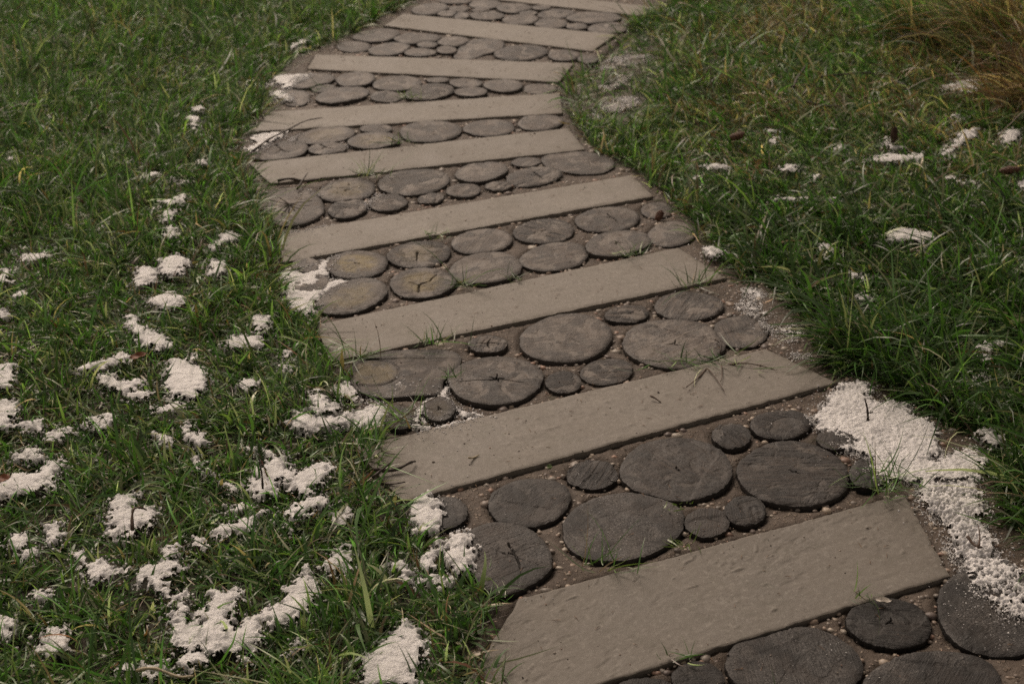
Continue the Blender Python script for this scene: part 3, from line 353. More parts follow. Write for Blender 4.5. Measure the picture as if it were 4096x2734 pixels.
def inside(P, q):
    x, y = P[:, 0], P[:, 1]; r = np.zeros(len(P), bool)
    X, Y = q[:, 0], q[:, 1]
    for i in range(len(q)):
        j = i - 1
        if Y[i] == Y[j]: continue
        r ^= ((Y[i] > y) != (Y[j] > y)) & (x < (X[j] - X[i]) * (y - Y[i]) / (Y[j] - Y[i]) + X[i])
    return r
def sdist(P, q):
    """signed distance to polygon, positive inside"""
    d = np.full(len(P), 1e9)
    for i in range(len(q)):
        a = q[i - 1]; b = q[i]; ab = b - a; l = ab @ ab + 1e-12
        t = np.clip(((P - a) @ ab) / l, 0, 1)
        e = P - a - t[:, None] * ab
        d = np.minimum(d, (e * e).sum(1))
    return np.sqrt(d) * np.where(inside(P, q), 1, -1)
def mesh(name, V, Q=None, T=None, smooth=True):
    me = bpy.data.meshes.new(name)
    Q = np.zeros((0, 4), np.int32) if Q is None else np.asarray(Q, np.int32)
    T = np.zeros((0, 3), np.int32) if T is None else np.asarray(T, np.int32)
    V = np.asarray(V, np.float32)
    me.vertices.add(len(V)); me.vertices.foreach_set('co', V.ravel())
    me.loops.add(Q.size + T.size)
    me.loops.foreach_set('vertex_index', np.concatenate([Q.ravel(), T.ravel()]))
    n = len(Q) + len(T)
    me.polygons.add(n)
    st = np.concatenate([np.arange(len(Q)) * 4, Q.size + np.arange(len(T)) * 3]).astype(np.int32)
    me.polygons.foreach_set('loop_start', st)
    me.polygons.foreach_set('use_smooth', np.full(n, smooth))
    me.update(calc_edges=True)
    me.validate()
    return me
def attr(me, name, typ, data):
    a = me.attributes.new(name, typ, 'POINT')
    data = np.asarray(data, np.float32)
    a.data.foreach_set({'FLOAT': 'value', 'FLOAT_VECTOR': 'vector', 'FLOAT_COLOR': 'color'}[typ], data.ravel())
def link(name, me, mat, parent=None, loc=(0, 0, 0), label=None, cat=None, group=None, kind=None):
    o = bpy.data.objects.new(name, me)
    scene.collection.objects.link(o)
    o.location = loc
    if mat: me.materials.append(mat)
    if parent: o.parent = parent
    if label: o['label'] = label
    if cat: o['category'] = cat
    if group: o['group'] = group
    if kind: o['kind'] = kind
    return o
def grid_mesh(name, X, Y, Z, keep):
    """X,Y,Z on a grid; keep = mask of vertices; quads with all four kept"""
    ny, nx = X.shape
    idx = np.arange(nx * ny).reshape(ny, nx)
    k = keep[:-1, :-1] & keep[1:, :-1] & keep[:-1, 1:] & keep[1:, 1:]
    Q = np.stack([idx[:-1, :-1][k], idx[:-1, 1:][k], idx[1:, 1:][k], idx[1:, :-1][k]], 1)
    used = np.unique(Q); mp = np.full(nx * ny, -1); mp[used] = np.arange(len(used))
    V = np.c_[X.ravel(), Y.ravel(), Z.ravel()][used]
    return (mesh(name, V, mp[Q]) if len(Q) else None), used
ICO_V = np.array([(0, -.5257, .8507), (0, .5257, .8507), (0, -.5257, -.8507), (0, .5257, -.8507), (.8507, 0, .5257), (.8507, 0, -.5257),
                  (-.8507, 0, .5257), (-.8507, 0, -.5257), (.5257, .8507, 0), (-.5257, .8507, 0), (.5257, -.8507, 0), (-.5257, -.8507, 0)])
ICO_F = np.array([(0, 4, 1), (0, 1, 6), (0, 6, 11), (0, 11, 10), (0, 10, 4), (4, 10, 5), (4, 5, 8), (4, 8, 1), (1, 8, 9), (1, 9, 6), (6, 9, 7),
                  (6, 7, 11), (11, 7, 2), (11, 2, 10), (10, 2, 5), (5, 2, 3), (5, 3, 8), (8, 3, 9), (9, 3, 7), (7, 3, 2)])
OCT_V = np.array([(1, 0, 0), (0, 1, 0), (-1, 0, 0), (0, -1, 0), (0, 0, 1), (0, 0, -1)], float)
OCT_F = np.array([(0, 1, 4), (1, 2, 4), (2, 3, 4), (3, 0, 4), (1, 0, 5), (2, 1, 5), (3, 2, 5), (0, 3, 5)])
def stones(P, R, flat=.6, seed=1, jit=.18, BV=ICO_V, BF=ICO_F):
    g = np.random.default_rng(seed); n = len(P)
    sc = R[:, None] * g.uniform(.7, 1.3, (n, 3)); sc[:, 2] = R * flat
    a = g.uniform(0, 6.28, n); c, s = np.cos(a), np.sin(a)
    v = BV[None] * (1 + g.uniform(-jit, jit, (n, len(BV), 1))) * sc[:, None]
    x = v[..., 0] * c[:, None] - v[..., 1] * s[:, None]; y = v[..., 0] * s[:, None] + v[..., 1] * c[:, None]
    v = np.stack([x, y, v[..., 2]], -1) + P[:, None]
    f = BF[None] + (np.arange(n) * len(BV))[:, None, None]
    return v.reshape(-1, 3), f.reshape(-1, 3)
# ------------------------------------------------------------------ materials
class M:
    def __init__(s, name):
        s.m = bpy.data.materials.new(name); s.m.use_nodes = True
        s.t = s.m.node_tree; s.b = s.t.nodes['Principled BSDF']; s.out = s.t.nodes['Material Output']
    def n(s, typ, ins=None, **props):
        x = s.t.nodes.new('ShaderNode' + typ)
        for k, v in props.items(): setattr(x, k, v)
        for k, v in (ins or {}).items(): s.put(x.inputs[k], v)
        return x
    def put(s, sock, v):
        if isinstance(v, bpy.types.NodeSocket): s.t.links.new(v, sock)
        elif isinstance(v, bpy.types.Node): s.t.links.new(v.outputs[0], sock)
        else: sock.default_value = (*v, 1) if isinstance(v, tuple) and len(v) == 3 and sock.type == 'RGBA' else v
    def pos(s): return s.n('NewGeometry').outputs['Position']
    def noise(s, vec, scale, detail=4, rough=.55, dist=0):
        return s.n('TexNoise', {'Vector': vec, 'Scale': scale, 'Detail': detail, 'Roughness': rough, 'Distortion': dist}).outputs[0]
    def ramp(s, f, *stops):
        r = s.n('ValToRGB', {0: f}); e = r.color_ramp.elements
        while len(e) < len(stops): e.new(.5)
        for el, (p, c) in zip(e, stops):
            el.position = p; el.color = (*c, 1) if isinstance(c, tuple) else (c, c, c, 1)
        return r.outputs[0]
    def mix(s, f, a, b, mode='MIX'):
        x = s.n('Mix', data_type='RGBA', blend_type=mode)
        s.put(x.inputs[0], f); s.put(x.inputs[6], a); s.put(x.inputs[7], b)
        return x.outputs[2]
    def math(s, op, a, b=None, c=None):
        x = s.n('Math', operation=op); s.put(x.inputs[0], a)
        if b is not None: s.put(x.inputs[1], b)
        if c is not None: s.put(x.inputs[2], c)
        return x.outputs[0]
    def att(s, name): return s.n('Attribute', attribute_name=name)
    def bump(s, h, dist, strength=1, normal=None):
        x = s.n('Bump', {'Height': h, 'Distance': dist, 'Strength': strength})
        if normal is not None: s.put(x.inputs['Normal'], normal)
        return x.outputs[0]
    def set(s, **k):
        for a, v in k.items(): s.put(s.b.inputs[a.replace('_', ' ')], v)
        return s.m

def mat_slab():
    m = M('weathered stone'); p = m.pos()
    rnd = m.n('ObjectInfo').outputs['Random']
    big = m.noise(p, 7, 5, .6); mid = m.noise(p, 40, 5, .65); fine = m.noise(p, 420, 3, .7)
    c = m.ramp(big, (.3, (.235, .215, .19)), (.52, (.285, .262, .23)), (.72, (.325, .30, .265)))
    c = m.mix(m.math('MULTIPLY', m.ramp(mid, (.45, 0), (.75, 1)), .5), c, (.225, .205, .18))
    c = m.mix(m.math('MULTIPLY', m.ramp(fine, (.3, 1), (.6, 0)), .28), c, (.15, .135, .115))
    # light mineral specks and dark pits
    v = m.n('TexVoronoi', {'Vector': p, 'Scale': 150.0}); w = m.n('TexWhiteNoise', {0: v.outputs['Color']}).outputs[0]
    speck = m.math('MULTIPLY', m.math('LESS_THAN', v.outputs['Distance'], .24), m.math('GREATER_THAN', w, .86))
    c = m.mix(m.math('MULTIPLY', speck, .6), c, (.46, .43, .39))
    pit = m.math('MULTIPLY', m.math('LESS_THAN', v.outputs['Distance'], .3), m.math('LESS_THAN', w, .07))
    c = m.mix(m.math('MULTIPLY', pit, .6), c, (.1, .085, .07))
    # lichen like film and soil towards the ends and edges (dirt carried by the mesh)
    dirt = m.att('dirt').outputs['Fac']
    dm = m.math('MULTIPLY', dirt, m.ramp(m.noise(p, 22, 6, .7), (.3, 0), (.62, 1)))
    c = m.mix(m.math('MINIMUM', dm, .85), c, (.12, .098, .074))
    film = m.math('MULTIPLY', m.ramp(m.noise(p, 11, 6, .75, 1.5), (.53, 0), (.6, 1)), .5)
    c = m.mix(film, c, (.19, .178, .145))
    c = m.mix(m.math('MULTIPLY', rnd, .12), c, (.21, .198, .175))
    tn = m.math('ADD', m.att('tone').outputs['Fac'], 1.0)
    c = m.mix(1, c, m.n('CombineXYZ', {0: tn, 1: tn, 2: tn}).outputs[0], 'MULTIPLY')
    uv = m.att('uv').outputs['Vector']
    saw = m.noise(m.n('Mapping', {0: uv, 'Scale': (420, 22, 1)}).outputs[0], 1, 3, .6)                 # sawn lines across the slab
    c = m.mix(m.math('MULTIPLY', m.ramp(saw, (.3, 1), (.55, 0)), m.math('MULTIPLY', m.ramp(big, (.4, .0), (.6, 1)), .3)), c, (.16, .142, .12))
    hw = m.n('VectorMath', {0: uv, 1: m.n('VectorMath', {0: m.n('TexNoise', {'Vector': p, 'Scale': 14.0, 'Detail': 4.0}).outputs['Color'], 1: (.12, .12, .12)}, operation='MULTIPLY').outputs[0]}, operation='ADD').outputs[0]
    hv = m.n('TexVoronoi', {'Vector': hw, 'Scale': 7.0}, feature='DISTANCE_TO_EDGE').outputs['Distance']
    hair = m.math('MULTIPLY', m.ramp(hv, (.004, 1), (.02, 0)), m.ramp(m.noise(p, 6, 3, .6), (.5, 0), (.58, 1)))
    c = m.mix(m.math('MULTIPLY', hair, .8), c, (.085, .072, .058))
    gr_ = m.noise(p, 95, 5, .8)
    c = m.mix(m.math('MULTIPLY', m.ramp(gr_, (.38, 1), (.52, 0)), .52), c, (.15, .134, .113))
    c = m.mix(m.math('MULTIPLY', m.ramp(gr_, (.54, 0), (.66, 1)), .42), c, (.37, .345, .305))
    blot = m.ramp(m.noise(p, 3.2, 4, .6), (.35, 0), (.65, 1))
    c = m.mix(m.math('MULTIPLY', blot, .5), c, (.178, .16, .136))
    hz = m.math('ADD', m.math('MULTIPLY', mid, .5), m.math('MULTIPLY', m.noise(p, 150, 6, .7), .5))
    nb = m.bump(hz, .0018, .8)
    nb = m.bump(fine, .0005, .6, nb)
    return m.set(Base_Color=c, Roughness=m.ramp(big, (.3, .52), (.7, .7)), Normal=nb, Specular_IOR_Level=.25)

def mat_slice():
    m = M('weathered end grain'); p = m.pos()
    g = m.att('grain').outputs['Vector']; k = m.n('SeparateXYZ', {0: m.att('mask').outputs['Vector']})
    moss, frost, crack = k.outputs[0], k.outputs[1], k.outputs[2]
    q = m.n('SeparateXYZ', {0: m.att('look').outputs['Vector']}); tone, saw, rr = q.outputs[0], q.outputs[1], q.outputs[2]
    strk = m.noise(m.n('Mapping', {0: g, 'Scale': (16, 300, 1)}).outputs[0], 1, 4, .65)
    strk2 = m.noise(m.n('Mapping', {0: g, 'Scale': (9, 130, 1)}).outputs[0], 1, 3, .6)
    patch = m.math('ADD', m.math('MULTIPLY', m.noise(p, 19, 6, .68), .75), m.math('MULTIPLY', m.noise(p, 34, 5, .7), .35)); fine = m.noise(p, 260, 4, .7)
    c = m.ramp(m.math('ADD', patch, m.math('MULTIPLY', tone, .5)), (.42, (.009, .0078, .0065)), (.53, (.028, .024, .0205)), (.63, (.08, .069, .059)), (.76, (.21, .185, .16)))
    dn = m.n('VectorMath', {0: g, 1: (1, 1, 0)}, operation='MULTIPLY').outputs[0]
    dust = m.ramp(m.noise(dn, 15, 4, .55, .8), (.46, 0), (.57, 1))
    c = m.mix(m.math('MULTIPLY', dust, m.ramp(m.math('ADD', patch, tone), (.4, .2), (.62, .9))), c, (.135, .116, .098))
    wn = m.noise(p, 13, 2)
    c = m.mix(m.math('MULTIPLY', m.ramp(wn, (.42, 0), (.6, 1)), .5), c, (.075, .052, .037))
    sm = m.math('MULTIPLY', m.math('ADD', saw, .3), m.ramp(m.math('SUBTRACT', m.math('ADD', m.noise(p, 13, 3, .6), .25), m.math('MULTIPLY', dust, .3)), (.45, 0), (.6, 1)))
    st = m.math('MULTIPLY', sm, m.ramp(m.math('ADD', m.math('MULTIPLY', strk, .5), m.math('MULTIPLY', strk2, .5)), (.45, 1), (.56, 0)))
    c = m.mix(m.math('MINIMUM', m.math('MULTIPLY', st, .85), .95), c, (.016, .014, .013))
    c = m.mix(m.math('MULTIPLY', m.ramp(fine, (.34, 1), (.55, 0)), .35), c, (.03, .026, .023))
    # growth rings, faint
    ring = m.noise(m.n('CombineXYZ', {0: m.math('MULTIPLY', rr, 26), 1: m.math('MULTIPLY', patch, 3)}).outputs[0], 1, 3)
    c = m.mix(m.math('MULTIPLY', m.ramp(ring, (.4, 1), (.5, 0)), .28), c, (.03, .026, .023))
    c = m.mix(m.math('MULTIPLY', moss, m.ramp(m.noise(p, 34, 5, .7), (.32, 0), (.55, .9))), c, (.15, .118, .05))
    c = m.mix(m.math('MINIMUM', m.math('MULTIPLY', m.ramp(m.math('ADD', rr, m.math('MULTIPLY', m.math('SUBTRACT', patch, .55), .4)), (.86, 0), (.99, 1)), .85), .85), c, (.026, .022, .019))   # bark
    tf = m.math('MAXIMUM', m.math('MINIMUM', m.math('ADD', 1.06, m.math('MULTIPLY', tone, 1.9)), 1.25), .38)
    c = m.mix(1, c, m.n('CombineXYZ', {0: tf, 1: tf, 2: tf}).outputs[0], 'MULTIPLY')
    # hoar frost and ice crumbs
    fz = m.math('MULTIPLY', frost, m.ramp(m.noise(p, 300, 4, .8), (.46, 0), (.7, .7)))
    c = m.mix(m.math('MINIMUM', m.math('MULTIPLY', fz, .6), .6), c, (.45, .42, .39))
    crumbs = m.math('MULTIPLY', m.ramp(m.noise(p, 300, 2, .6), (.7, 0), (.74, 1)), .35)
    c = m.mix(crumbs, c, (.3, .28, .255))
    c = m.mix(m.math('MINIMUM', crack, .95), c, (.012, .01, .009))  # dirt and deep shade painted into the cracks
    h = m.math('ADD', m.math('MULTIPLY', m.math('MULTIPLY', strk, sm), 1.2), m.math('MULTIPLY', m.noise(p, 120, 6, .7), .9))
    nb = m.bump(h, .0026, .8)
    nb = m.bump(fine, .0007, .7, nb)
    return m.set(Base_Color=c, Roughness=m.ramp(patch, (.3, .48), (.7, .66)), Normal=nb, Specular_IOR_Level=.36)

def mat_mortar():
    m = M('gravelly mortar'); p = m.pos()
    a = m.noise(p, 9, 5, .65); b = m.noise(p, 60, 5, .7); f = m.noise(p, 300, 3, .7)
    c = m.ramp(a, (.3, (.06, .045, .034)), (.5, (.105, .082, .064)), (.7, (.16, .132, .108)))
    c = m.mix(m.math('MULTIPLY', m.ramp(b, (.4, 1), (.6, 0)), .6), c, (.06, .045, .034))
    v = m.n('TexVoronoi', {'Vector': p, 'Scale': 105.0, 'Randomness': 1.0})
    pe = m.math('MULTIPLY', m.ramp(v.outputs['Distance'], (.3, 1), (.42, 0)), m.math('GREATER_THAN', m.n('TexWhiteNoise', {0: v.outputs['Color']}).outputs[0], .55))
    pc = m.mix(m.n('TexWhiteNoise', {0: v.outputs['Position']}).outputs[0], (.16, .12, .09), (.3, .25, .2))
    c = m.mix(m.math('MULTIPLY', pe, .7), c, pc)
    c = m.mix(m.math('MULTIPLY', m.ramp(m.noise(p, 5, 4, .7), (.6, 0), (.68, 1)), .4), c, (.055, .062, .026))
    c = m.mix(m.math('MINIMUM', m.math('MULTIPLY', m.att('soil').outputs['Fac'], m.ramp(b, (.25, .5), (.6, 1))), .9), c, (.03, .022, .015))  # dark tint for path-edge soil and the painted joint shadows
    h = m.math('ADD', m.math('MULTIPLY', pe, .6), m.math('ADD', m.math('MULTIPLY', b, .7), m.math('MULTIPLY', f, .25)))
    return m.set(Base_Color=c, Roughness=.62, Normal=m.bump(h, .006, .9), Specular_IOR_Level=.22)

def mat_soil():
    m = M('damp soil'); p = m.pos()
    a = m.noise(p, 5, 6, .7); b = m.noise(p, 70, 6, .75)
    c = m.ramp(a, (.3, (.022, .018, .011)), (.55, (.035, .03, .017)), (.75, (.05, .048, .022)))
    c = m.mix(m.ramp(b, (.4, 0), (.65, .6)), c, (.062, .042, .024))
    mud = m.att('mud').outputs['Fac']
    c = m.mix(m.math('MULTIPLY', mud, m.ramp(m.noise(p, 14, 6, .7), (.35, 0), (.55, .9))), c, (.19, .165, .135))
    return m.set(Base_Color=c, Roughness=.7, Normal=m.bump(b, .012, .9))

def mat_snow():
    m = M('old granular snow'); p = m.pos()
    a = m.noise(p, 25, 5, .65); f = m.noise(p, 330, 3, .75); g2 = m.n('TexVoronoi', {'Vector': p, 'Scale': 260.0})
    c = m.ramp(a, (.3, (.54, .53, .52)), (.62, (.71, .70, .69)))
    c = m.mix(m.math('MULTIPLY', m.att('melt').outputs['Fac'], .75), c, (.33, .32, .295))     # wet, thinning rim
    pores = m.ramp(f, (.3, 1), (.5, 0))
    c = m.mix(m.math('MULTIPLY', pores, .45), c, (.33, .315, .295))
    dirt = m.ramp(m.noise(p, 180, 5, .8), (.64, 0), (.72, 1))
    c = m.mix(m.math('MULTIPLY', dirt, .55), c, (.2, .17, .13))
    h = m.math('ADD', m.math('MULTIPLY', f, .6), m.math('MULTIPLY', g2.outputs['Distance'], .7))
    nb = m.bump(m.noise(p, 70, 5, .7), .005, .6)
    nb = m.bump(h, .0018, .8, nb)
    return m.set(Base_Color=c, Roughness=.45, Normal=nb, Subsurface_Weight=.25, Subsurface_Radius=(.006, .006, .007), Subsurface_Scale=1.0, Specular_IOR_Level=.4)

def mat_grass():
    m = M('wet grass'); c = m.att('tint').outputs['Color']
    m.set(Base_Color=c, Roughness=.38, Specular_IOR_Level=.7)
    tr = m.n('BsdfTranslucent', {'Color': m.mix(1, c, (1.0, 1.18, .62), 'MULTIPLY')})
    mx = m.n('MixShader', {0: .36, 1: m.b.outputs[0], 2: tr})
    m.t.links.new(mx.outputs[0], m.out.inputs[0])
    return m.m

def mat_plain(name, col, col2, scale=120, rough=.6, bump=.002, spec=.4):
    m = M(name); p = m.pos(); a = m.noise(p, scale, 4, .65)
    return m.set(Base_Color=m.ramp(a, (.35, col), (.65, col2)), Roughness=rough, Normal=m.bump(a, bump, .7), Specular_IOR_Level=spec)
def mat_pebble():
    m = M('pebble'); c = m.att('tint').outputs['Color']
    return m.set(Base_Color=c, Roughness=.5, Normal=m.bump(m.noise(m.pos(), 250, 4, .6), .001, .7))

STONE, WOOD, MORTAR, SOIL, SNOWM, GRASS, PEB = mat_slab(), mat_slice(), mat_mortar(), mat_soil(), mat_snow(), mat_grass(), mat_pebble()
TWIG = mat_plain('dark bark', (.022, .016, .012), (.06, .042, .03), 200)
ROOT = mat_plain('brown rootlet', (.05, .03, .02), (.11, .068, .045), 200)
STRAW = mat_plain('straw', (.30, .25, .16), (.42, .36, .25), 150)
CONE = mat_plain('cone scale', (.055, .026, .017), (.16, .075, .045), 160)
CONE2 = mat_plain('dark cone scale', (.03, .015, .01), (.075, .035, .02), 160)
LEAFM = mat_plain('dead leaf', (.11, .035, .014), (.2, .07, .025), 120)
NEEDLE = mat_plain('needle', (.12, .065, .035), (.26, .16, .09), 60)
SLUSH = mat_plain('muddy slush', (.13, .11, .09), (.30, .275, .245), 45, .5, .004)
SCRAP = mat_plain('pale scrap', (.45, .41, .36), (.6, .56, .5), 90)

# ------------------------------------------------------------------ ground
PATHP = np.array(PATH) / 1000.; BAREP = np.array(BARE) / 1000.
SLABQ = [np.array(s) / 1000. for s, _ in SLABS]
TH = np.linspace(-np.pi, np.pi, 48, endpoint=False)
SLICEQ = [np.array(c) / 1000. + np.c_[np.cos(TH), np.sin(TH)] * (np.array(r) / 1000.)[:, None] for c, r, *_ in SLICES]
SNOWQ = [np.array(s) / 1000. for s, *_ in SNOW]
def lump(x, y): return .014 * (fbm(x * 2.2, y * 2.2, 5, 3) - .5) + .012 * (fbm(x * 9, y * 9, 8, 3) - .5)
grow = np.cumsum(.05 * 1.32 ** np.arange(24))
gx = np.concatenate([-3.6 - grow[::-1], np.arange(-3.6, 3.61, .05), 3.6 + grow])
gy = np.concatenate([.6 - grow[::-1], np.arange(.6, 8.41, .05), 8.4 + grow])
X, Y = np.meshgrid(gx, gy); P = np.c_[X.ravel(), Y.ravel()]
near = (abs(P[:, 0]) < 4) & (P[:, 1] > 0) & (P[:, 1] < 9)
sdp = np.full(len(P), -1.); sdp[near] = sdist(P[near], PATHP)
mud = np.zeros(len(P)); mud[near] = sst(-.12, .06, sdist(P[near], BAREP))
Z = np.where(near, lump(P[:, 0], P[:, 1]), 0) - sst(-.03, .05, sdp) * .03 - sst(-.1, .1, mud - .5) * .004
me, used = grid_mesh('ground', X, Y, Z.reshape(X.shape), np.ones(X.shape, bool))
attr(me, 'mud', 'FLOAT', mud[used])
link('ground', me, SOIL, kind='structure')

# ------------------------------------------------------------------ path: mortar bed, pebbles, slabs, wood slices
lo = PATHP.min(0) - .1; hi = PATHP.max(0) + .1
X, Y = np.meshgrid(np.arange(lo[0], hi[0], .0092), np.arange(max(lo[1], 1.45), hi[1], .0092))
P = np.c_[X.ravel(), Y.ravel()]; sd = np.full(len(P), -1.0)
cand = np.where(np.abs(P[:, 0] - np.interp(P[:, 1], [1.5, 3, 4.5, 6.5], [.45, .1, -.1, 0])) < 1.2)[0]; sd[cand] = sdist(P[cand], PATHP)
def gap(P, grow=.03):
    d = np.full(len(P), 1.0)
    for q in SLABQ + SLICEQ:
        a, b = q.min(0) - grow, q.max(0) + grow
        m = np.where((P >= a).all(1) & (P <= b).all(1))[0]
        if len(m): d[m] = np.minimum(d[m], np.abs(sdist(P[m], q)))
    return d
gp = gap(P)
Z = .0045 + .007 * (fbm(P[:, 0] * 14, P[:, 1] * 14, 21, 4) - .5) - .03 * sst(0, .07, -sd) - .0075 * sst(.009, .001, gp - .007 * (vn(P[:, 0] * 40, P[:, 1] * 40, 22) - .5)) + .004 * (fbm(P[:, 0] * 60, P[:, 1] * 60, 23, 3) - .5)
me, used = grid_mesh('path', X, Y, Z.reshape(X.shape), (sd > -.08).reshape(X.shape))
attr(me, 'soil', 'FLOAT', (sst(.016, .002, gp) * .8 + .8 * sst(.03, -.03, sd))[used])  # soil at path edge and in joints, with joint shadows painted in
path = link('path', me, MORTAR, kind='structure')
def on_piece(P):
    """height of the paving under points: slab/slice top or mortar"""
    z = np.full(len(P), .0055)
    for q in SLABQ + SLICEQ:
        a, b = q.min(0), q.max(0)
        m = np.where((P >= a).all(1) & (P <= b).all(1))[0]
        if len(m): z[m[inside(P[m], q)]] = .0125
    return z
# pebbles bedded in the mortar
n = 34000
P = np.c_[rng.uniform(lo[0], hi[0], n), rng.uniform(1.4, hi[1], n)]
P = P[sdist(P, PATHP) > -.01]; P = P[on_piece(P) < .01]
P = P[vn(P[:, 0] * 11, P[:, 1] * 11, 31) > .3]
R = np.clip(rng.lognormal(math.log(.0046), .48, len(P)), 0.0018, .013)
V, T = stones(np.c_[P, -R * .12 + .0036 + .007 * (fbm(P[:, 0] * 14, P[:, 1] * 14, 21, 4) - .5)], R, .62, 3)
me = mesh('pebbles', V, T=T)
pal = np.array([(.24, .18, .135), (.33, .27, .21), (.17, .135, .11), (.29, .185, .135), (.38, .33, .27), (.13, .10, .085), (.23, .2, .17)])
tint = pal[rng.integers(0, 7, len(P))] * rng.uniform(.7, 1.2, (len(P), 1))
attr(me, 'tint', 'FLOAT_COLOR', np.repeat(np.c_[tint, np.ones(len(P))], 12, 0))
link('pebbles', me, PEB, path, kind='stuff')

SLAB_TONE = [.12, .05, -.02, .03, -.06, .02, -.05, -.12, -.33]  # stone tones, plus near-to-far light falloff put into the colour
def build_slab(corners, label, k):
    q = np.array(corners) / 1000.; c = q.mean(0); q = q - c
    tl, tr, br, bl = q
    L = np.hypot(*(tr - tl)); Wd = np.hypot(*(tl - bl)); res = (.0036 if c[1] < 2.7 else .0055) * max(1, c[1] / 2.4)
    nu, nv = int(L / res), int(Wd / res)
    u, v = np.meshgrid(np.linspace(0, 1, nu), np.linspace(0, 1, nv))
    B = (bl * (1 - u)[..., None] + br * u[..., None]) * (1 - v)[..., None] + (tl * (1 - u)[..., None] + tr * u[..., None]) * v[..., None]
    x, y = B[..., 0], B[..., 1]
    au, av = u * L, v * Wd
    # slightly chipped outline
    ed = np.minimum(np.minimum(au, L - au), np.minimum(av, Wd - av))
    n1 = (fbm(au * 45 + k * 9, av * 45, 41, 3) - .5)
    pull = np.exp(-ed / .01) * .006 * n1
    x = x + pull * np.sign(u - .5) * (np.minimum(au, L - au) < .02); y = y + pull * np.sign(v - .5) * (np.minimum(av, Wd - av) < .02)
    s = k * 13.7
    z = .0005 * (fbm(au * 5 + s, av * 5, 43, 3) - .5)
    fl = fbm(au * 9 + s, av * 14 + s, 45, 4)                                # flaked layers
    z -= .0004 * sst(.64, .646, fl) + .0005 * sst(.70, .705, fl)
    amt = .0005 if k != 8 else .0009
    z -= amt * sst(.63, .64, fbm(au * 26 + s, av * 22, 47, 5)) * sst(.62, .7, vn(au * 4 + s, av * 4, 48))
    z += .0022 * sst(.9, .97, vn(au * 60 + s, av * 60, 49)) * sst(.45, .6, vn(au * 8, av * 8 + s, 50))
    z += .0009 * (fbm(au * 60, av * 60 + s, 51, 3) - .5)
    z -= .0016 * np.exp(-ed / .0016)
    zt = .0130
    V = np.c_[x.ravel(), y.ravel(), (zt + z).ravel()]
    idx = np.arange(nu * nv).reshape(nv, nu)
    Q = np.stack([idx[:-1, :-1], idx[:-1, 1:], idx[1:, 1:], idx[1:, :-1]], -1).reshape(-1, 4)
    rim = np.concatenate([idx[0], idx[1:, -1], idx[-1, -2::-1], idx[-2:0:-1, 0]])
    top = V[rim]; bot = top.copy(); bot[:, 2] = -.03
    b0 = len(V); m = len(rim); j = np.arange(m); jn = (j + 1) % m
    Q2 = np.stack([b0 + jn, b0 + j, b0 + m + j, b0 + m + jn], 1)
    V = np.r_[V, top, bot]
    dirt = .6 * np.exp(-np.minimum(au, L - au) / .05) + .55 * np.exp(-np.minimum(av, Wd - av) / .008) + .12
    me = mesh('stone_slab', V, np.r_[Q, Q2])
    attr(me, 'uv', 'FLOAT_VECTOR', np.r_[np.c_[au.ravel() + k * 3, av.ravel(), 0 * au.ravel()], np.zeros((2 * m, 3))])
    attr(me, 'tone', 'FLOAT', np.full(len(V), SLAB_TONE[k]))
    attr(me, 'dirt', 'FLOAT', np.r_[np.clip(dirt, 0, 1).ravel(), np.full(2 * m, .8)])
    link('stone_slab', me, STONE, path, (c[0], c[1], 0), label=label)
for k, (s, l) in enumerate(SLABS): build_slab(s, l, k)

def crack_lines(kind, g):
    ray = lambda a, r: [(0, 0), (r * math.cos(a) * .5 + g.normal(0, .015), r * math.sin(a) * .5 + g.normal(0, .015)), (r * math.cos(a), r * math.sin(a))]
    a0 = g.uniform(0, 6.28)
    if kind == 'star': return [(ray(a, g.uniform(.12, .22)), .0046) for a in (.2, 1.45, 2.6, 3.5, 5.3)] + [(ray(3.3, .75), .0016), (ray(6.1, .6), .0016)]
    if kind == 'star3': return [(ray(a0 + i * 2.1 + g.normal(0, .25), g.uniform(.08, .16)), .0028) for i in range(3)]
    if kind == 'short': return [(ray(a0, .11), .0026), (ray(a0 + 2.6, .07), .0022)]
    if kind == 'cross': return [(ray(a, .5), .0042) for a in (.1, 3.1, 1.3, 4.9)]
    if kind == 'zigzag': return [([(-.07, -.62), (-.08, -.14), (.2, .07), (.42, .5)], .0062), ([(-.08, -.14), (-.4, .05)], .002)]
    if kind == 'notch': return [([(-.06, .05), (-.05, -.55)], .006)]
    if kind == 'split': return [([(-.42, .6), (-.12, .1), (.05, -.05), (.3, -.12)], .0055), ([(-.12, .1), (-.25, -.25)], .003)]
    if kind == 'side': return [([(.02, .35), (.18, .05), (.32, -.35)], .0042), ([(.18, .05), (-.1, .1)], .0024)]
    if kind == 'fan': return [(ray(a, g.uniform(.4, .85)), g.uniform(.0018, .004)) for a in np.linspace(2.4, 6.6, 11)]
    return []
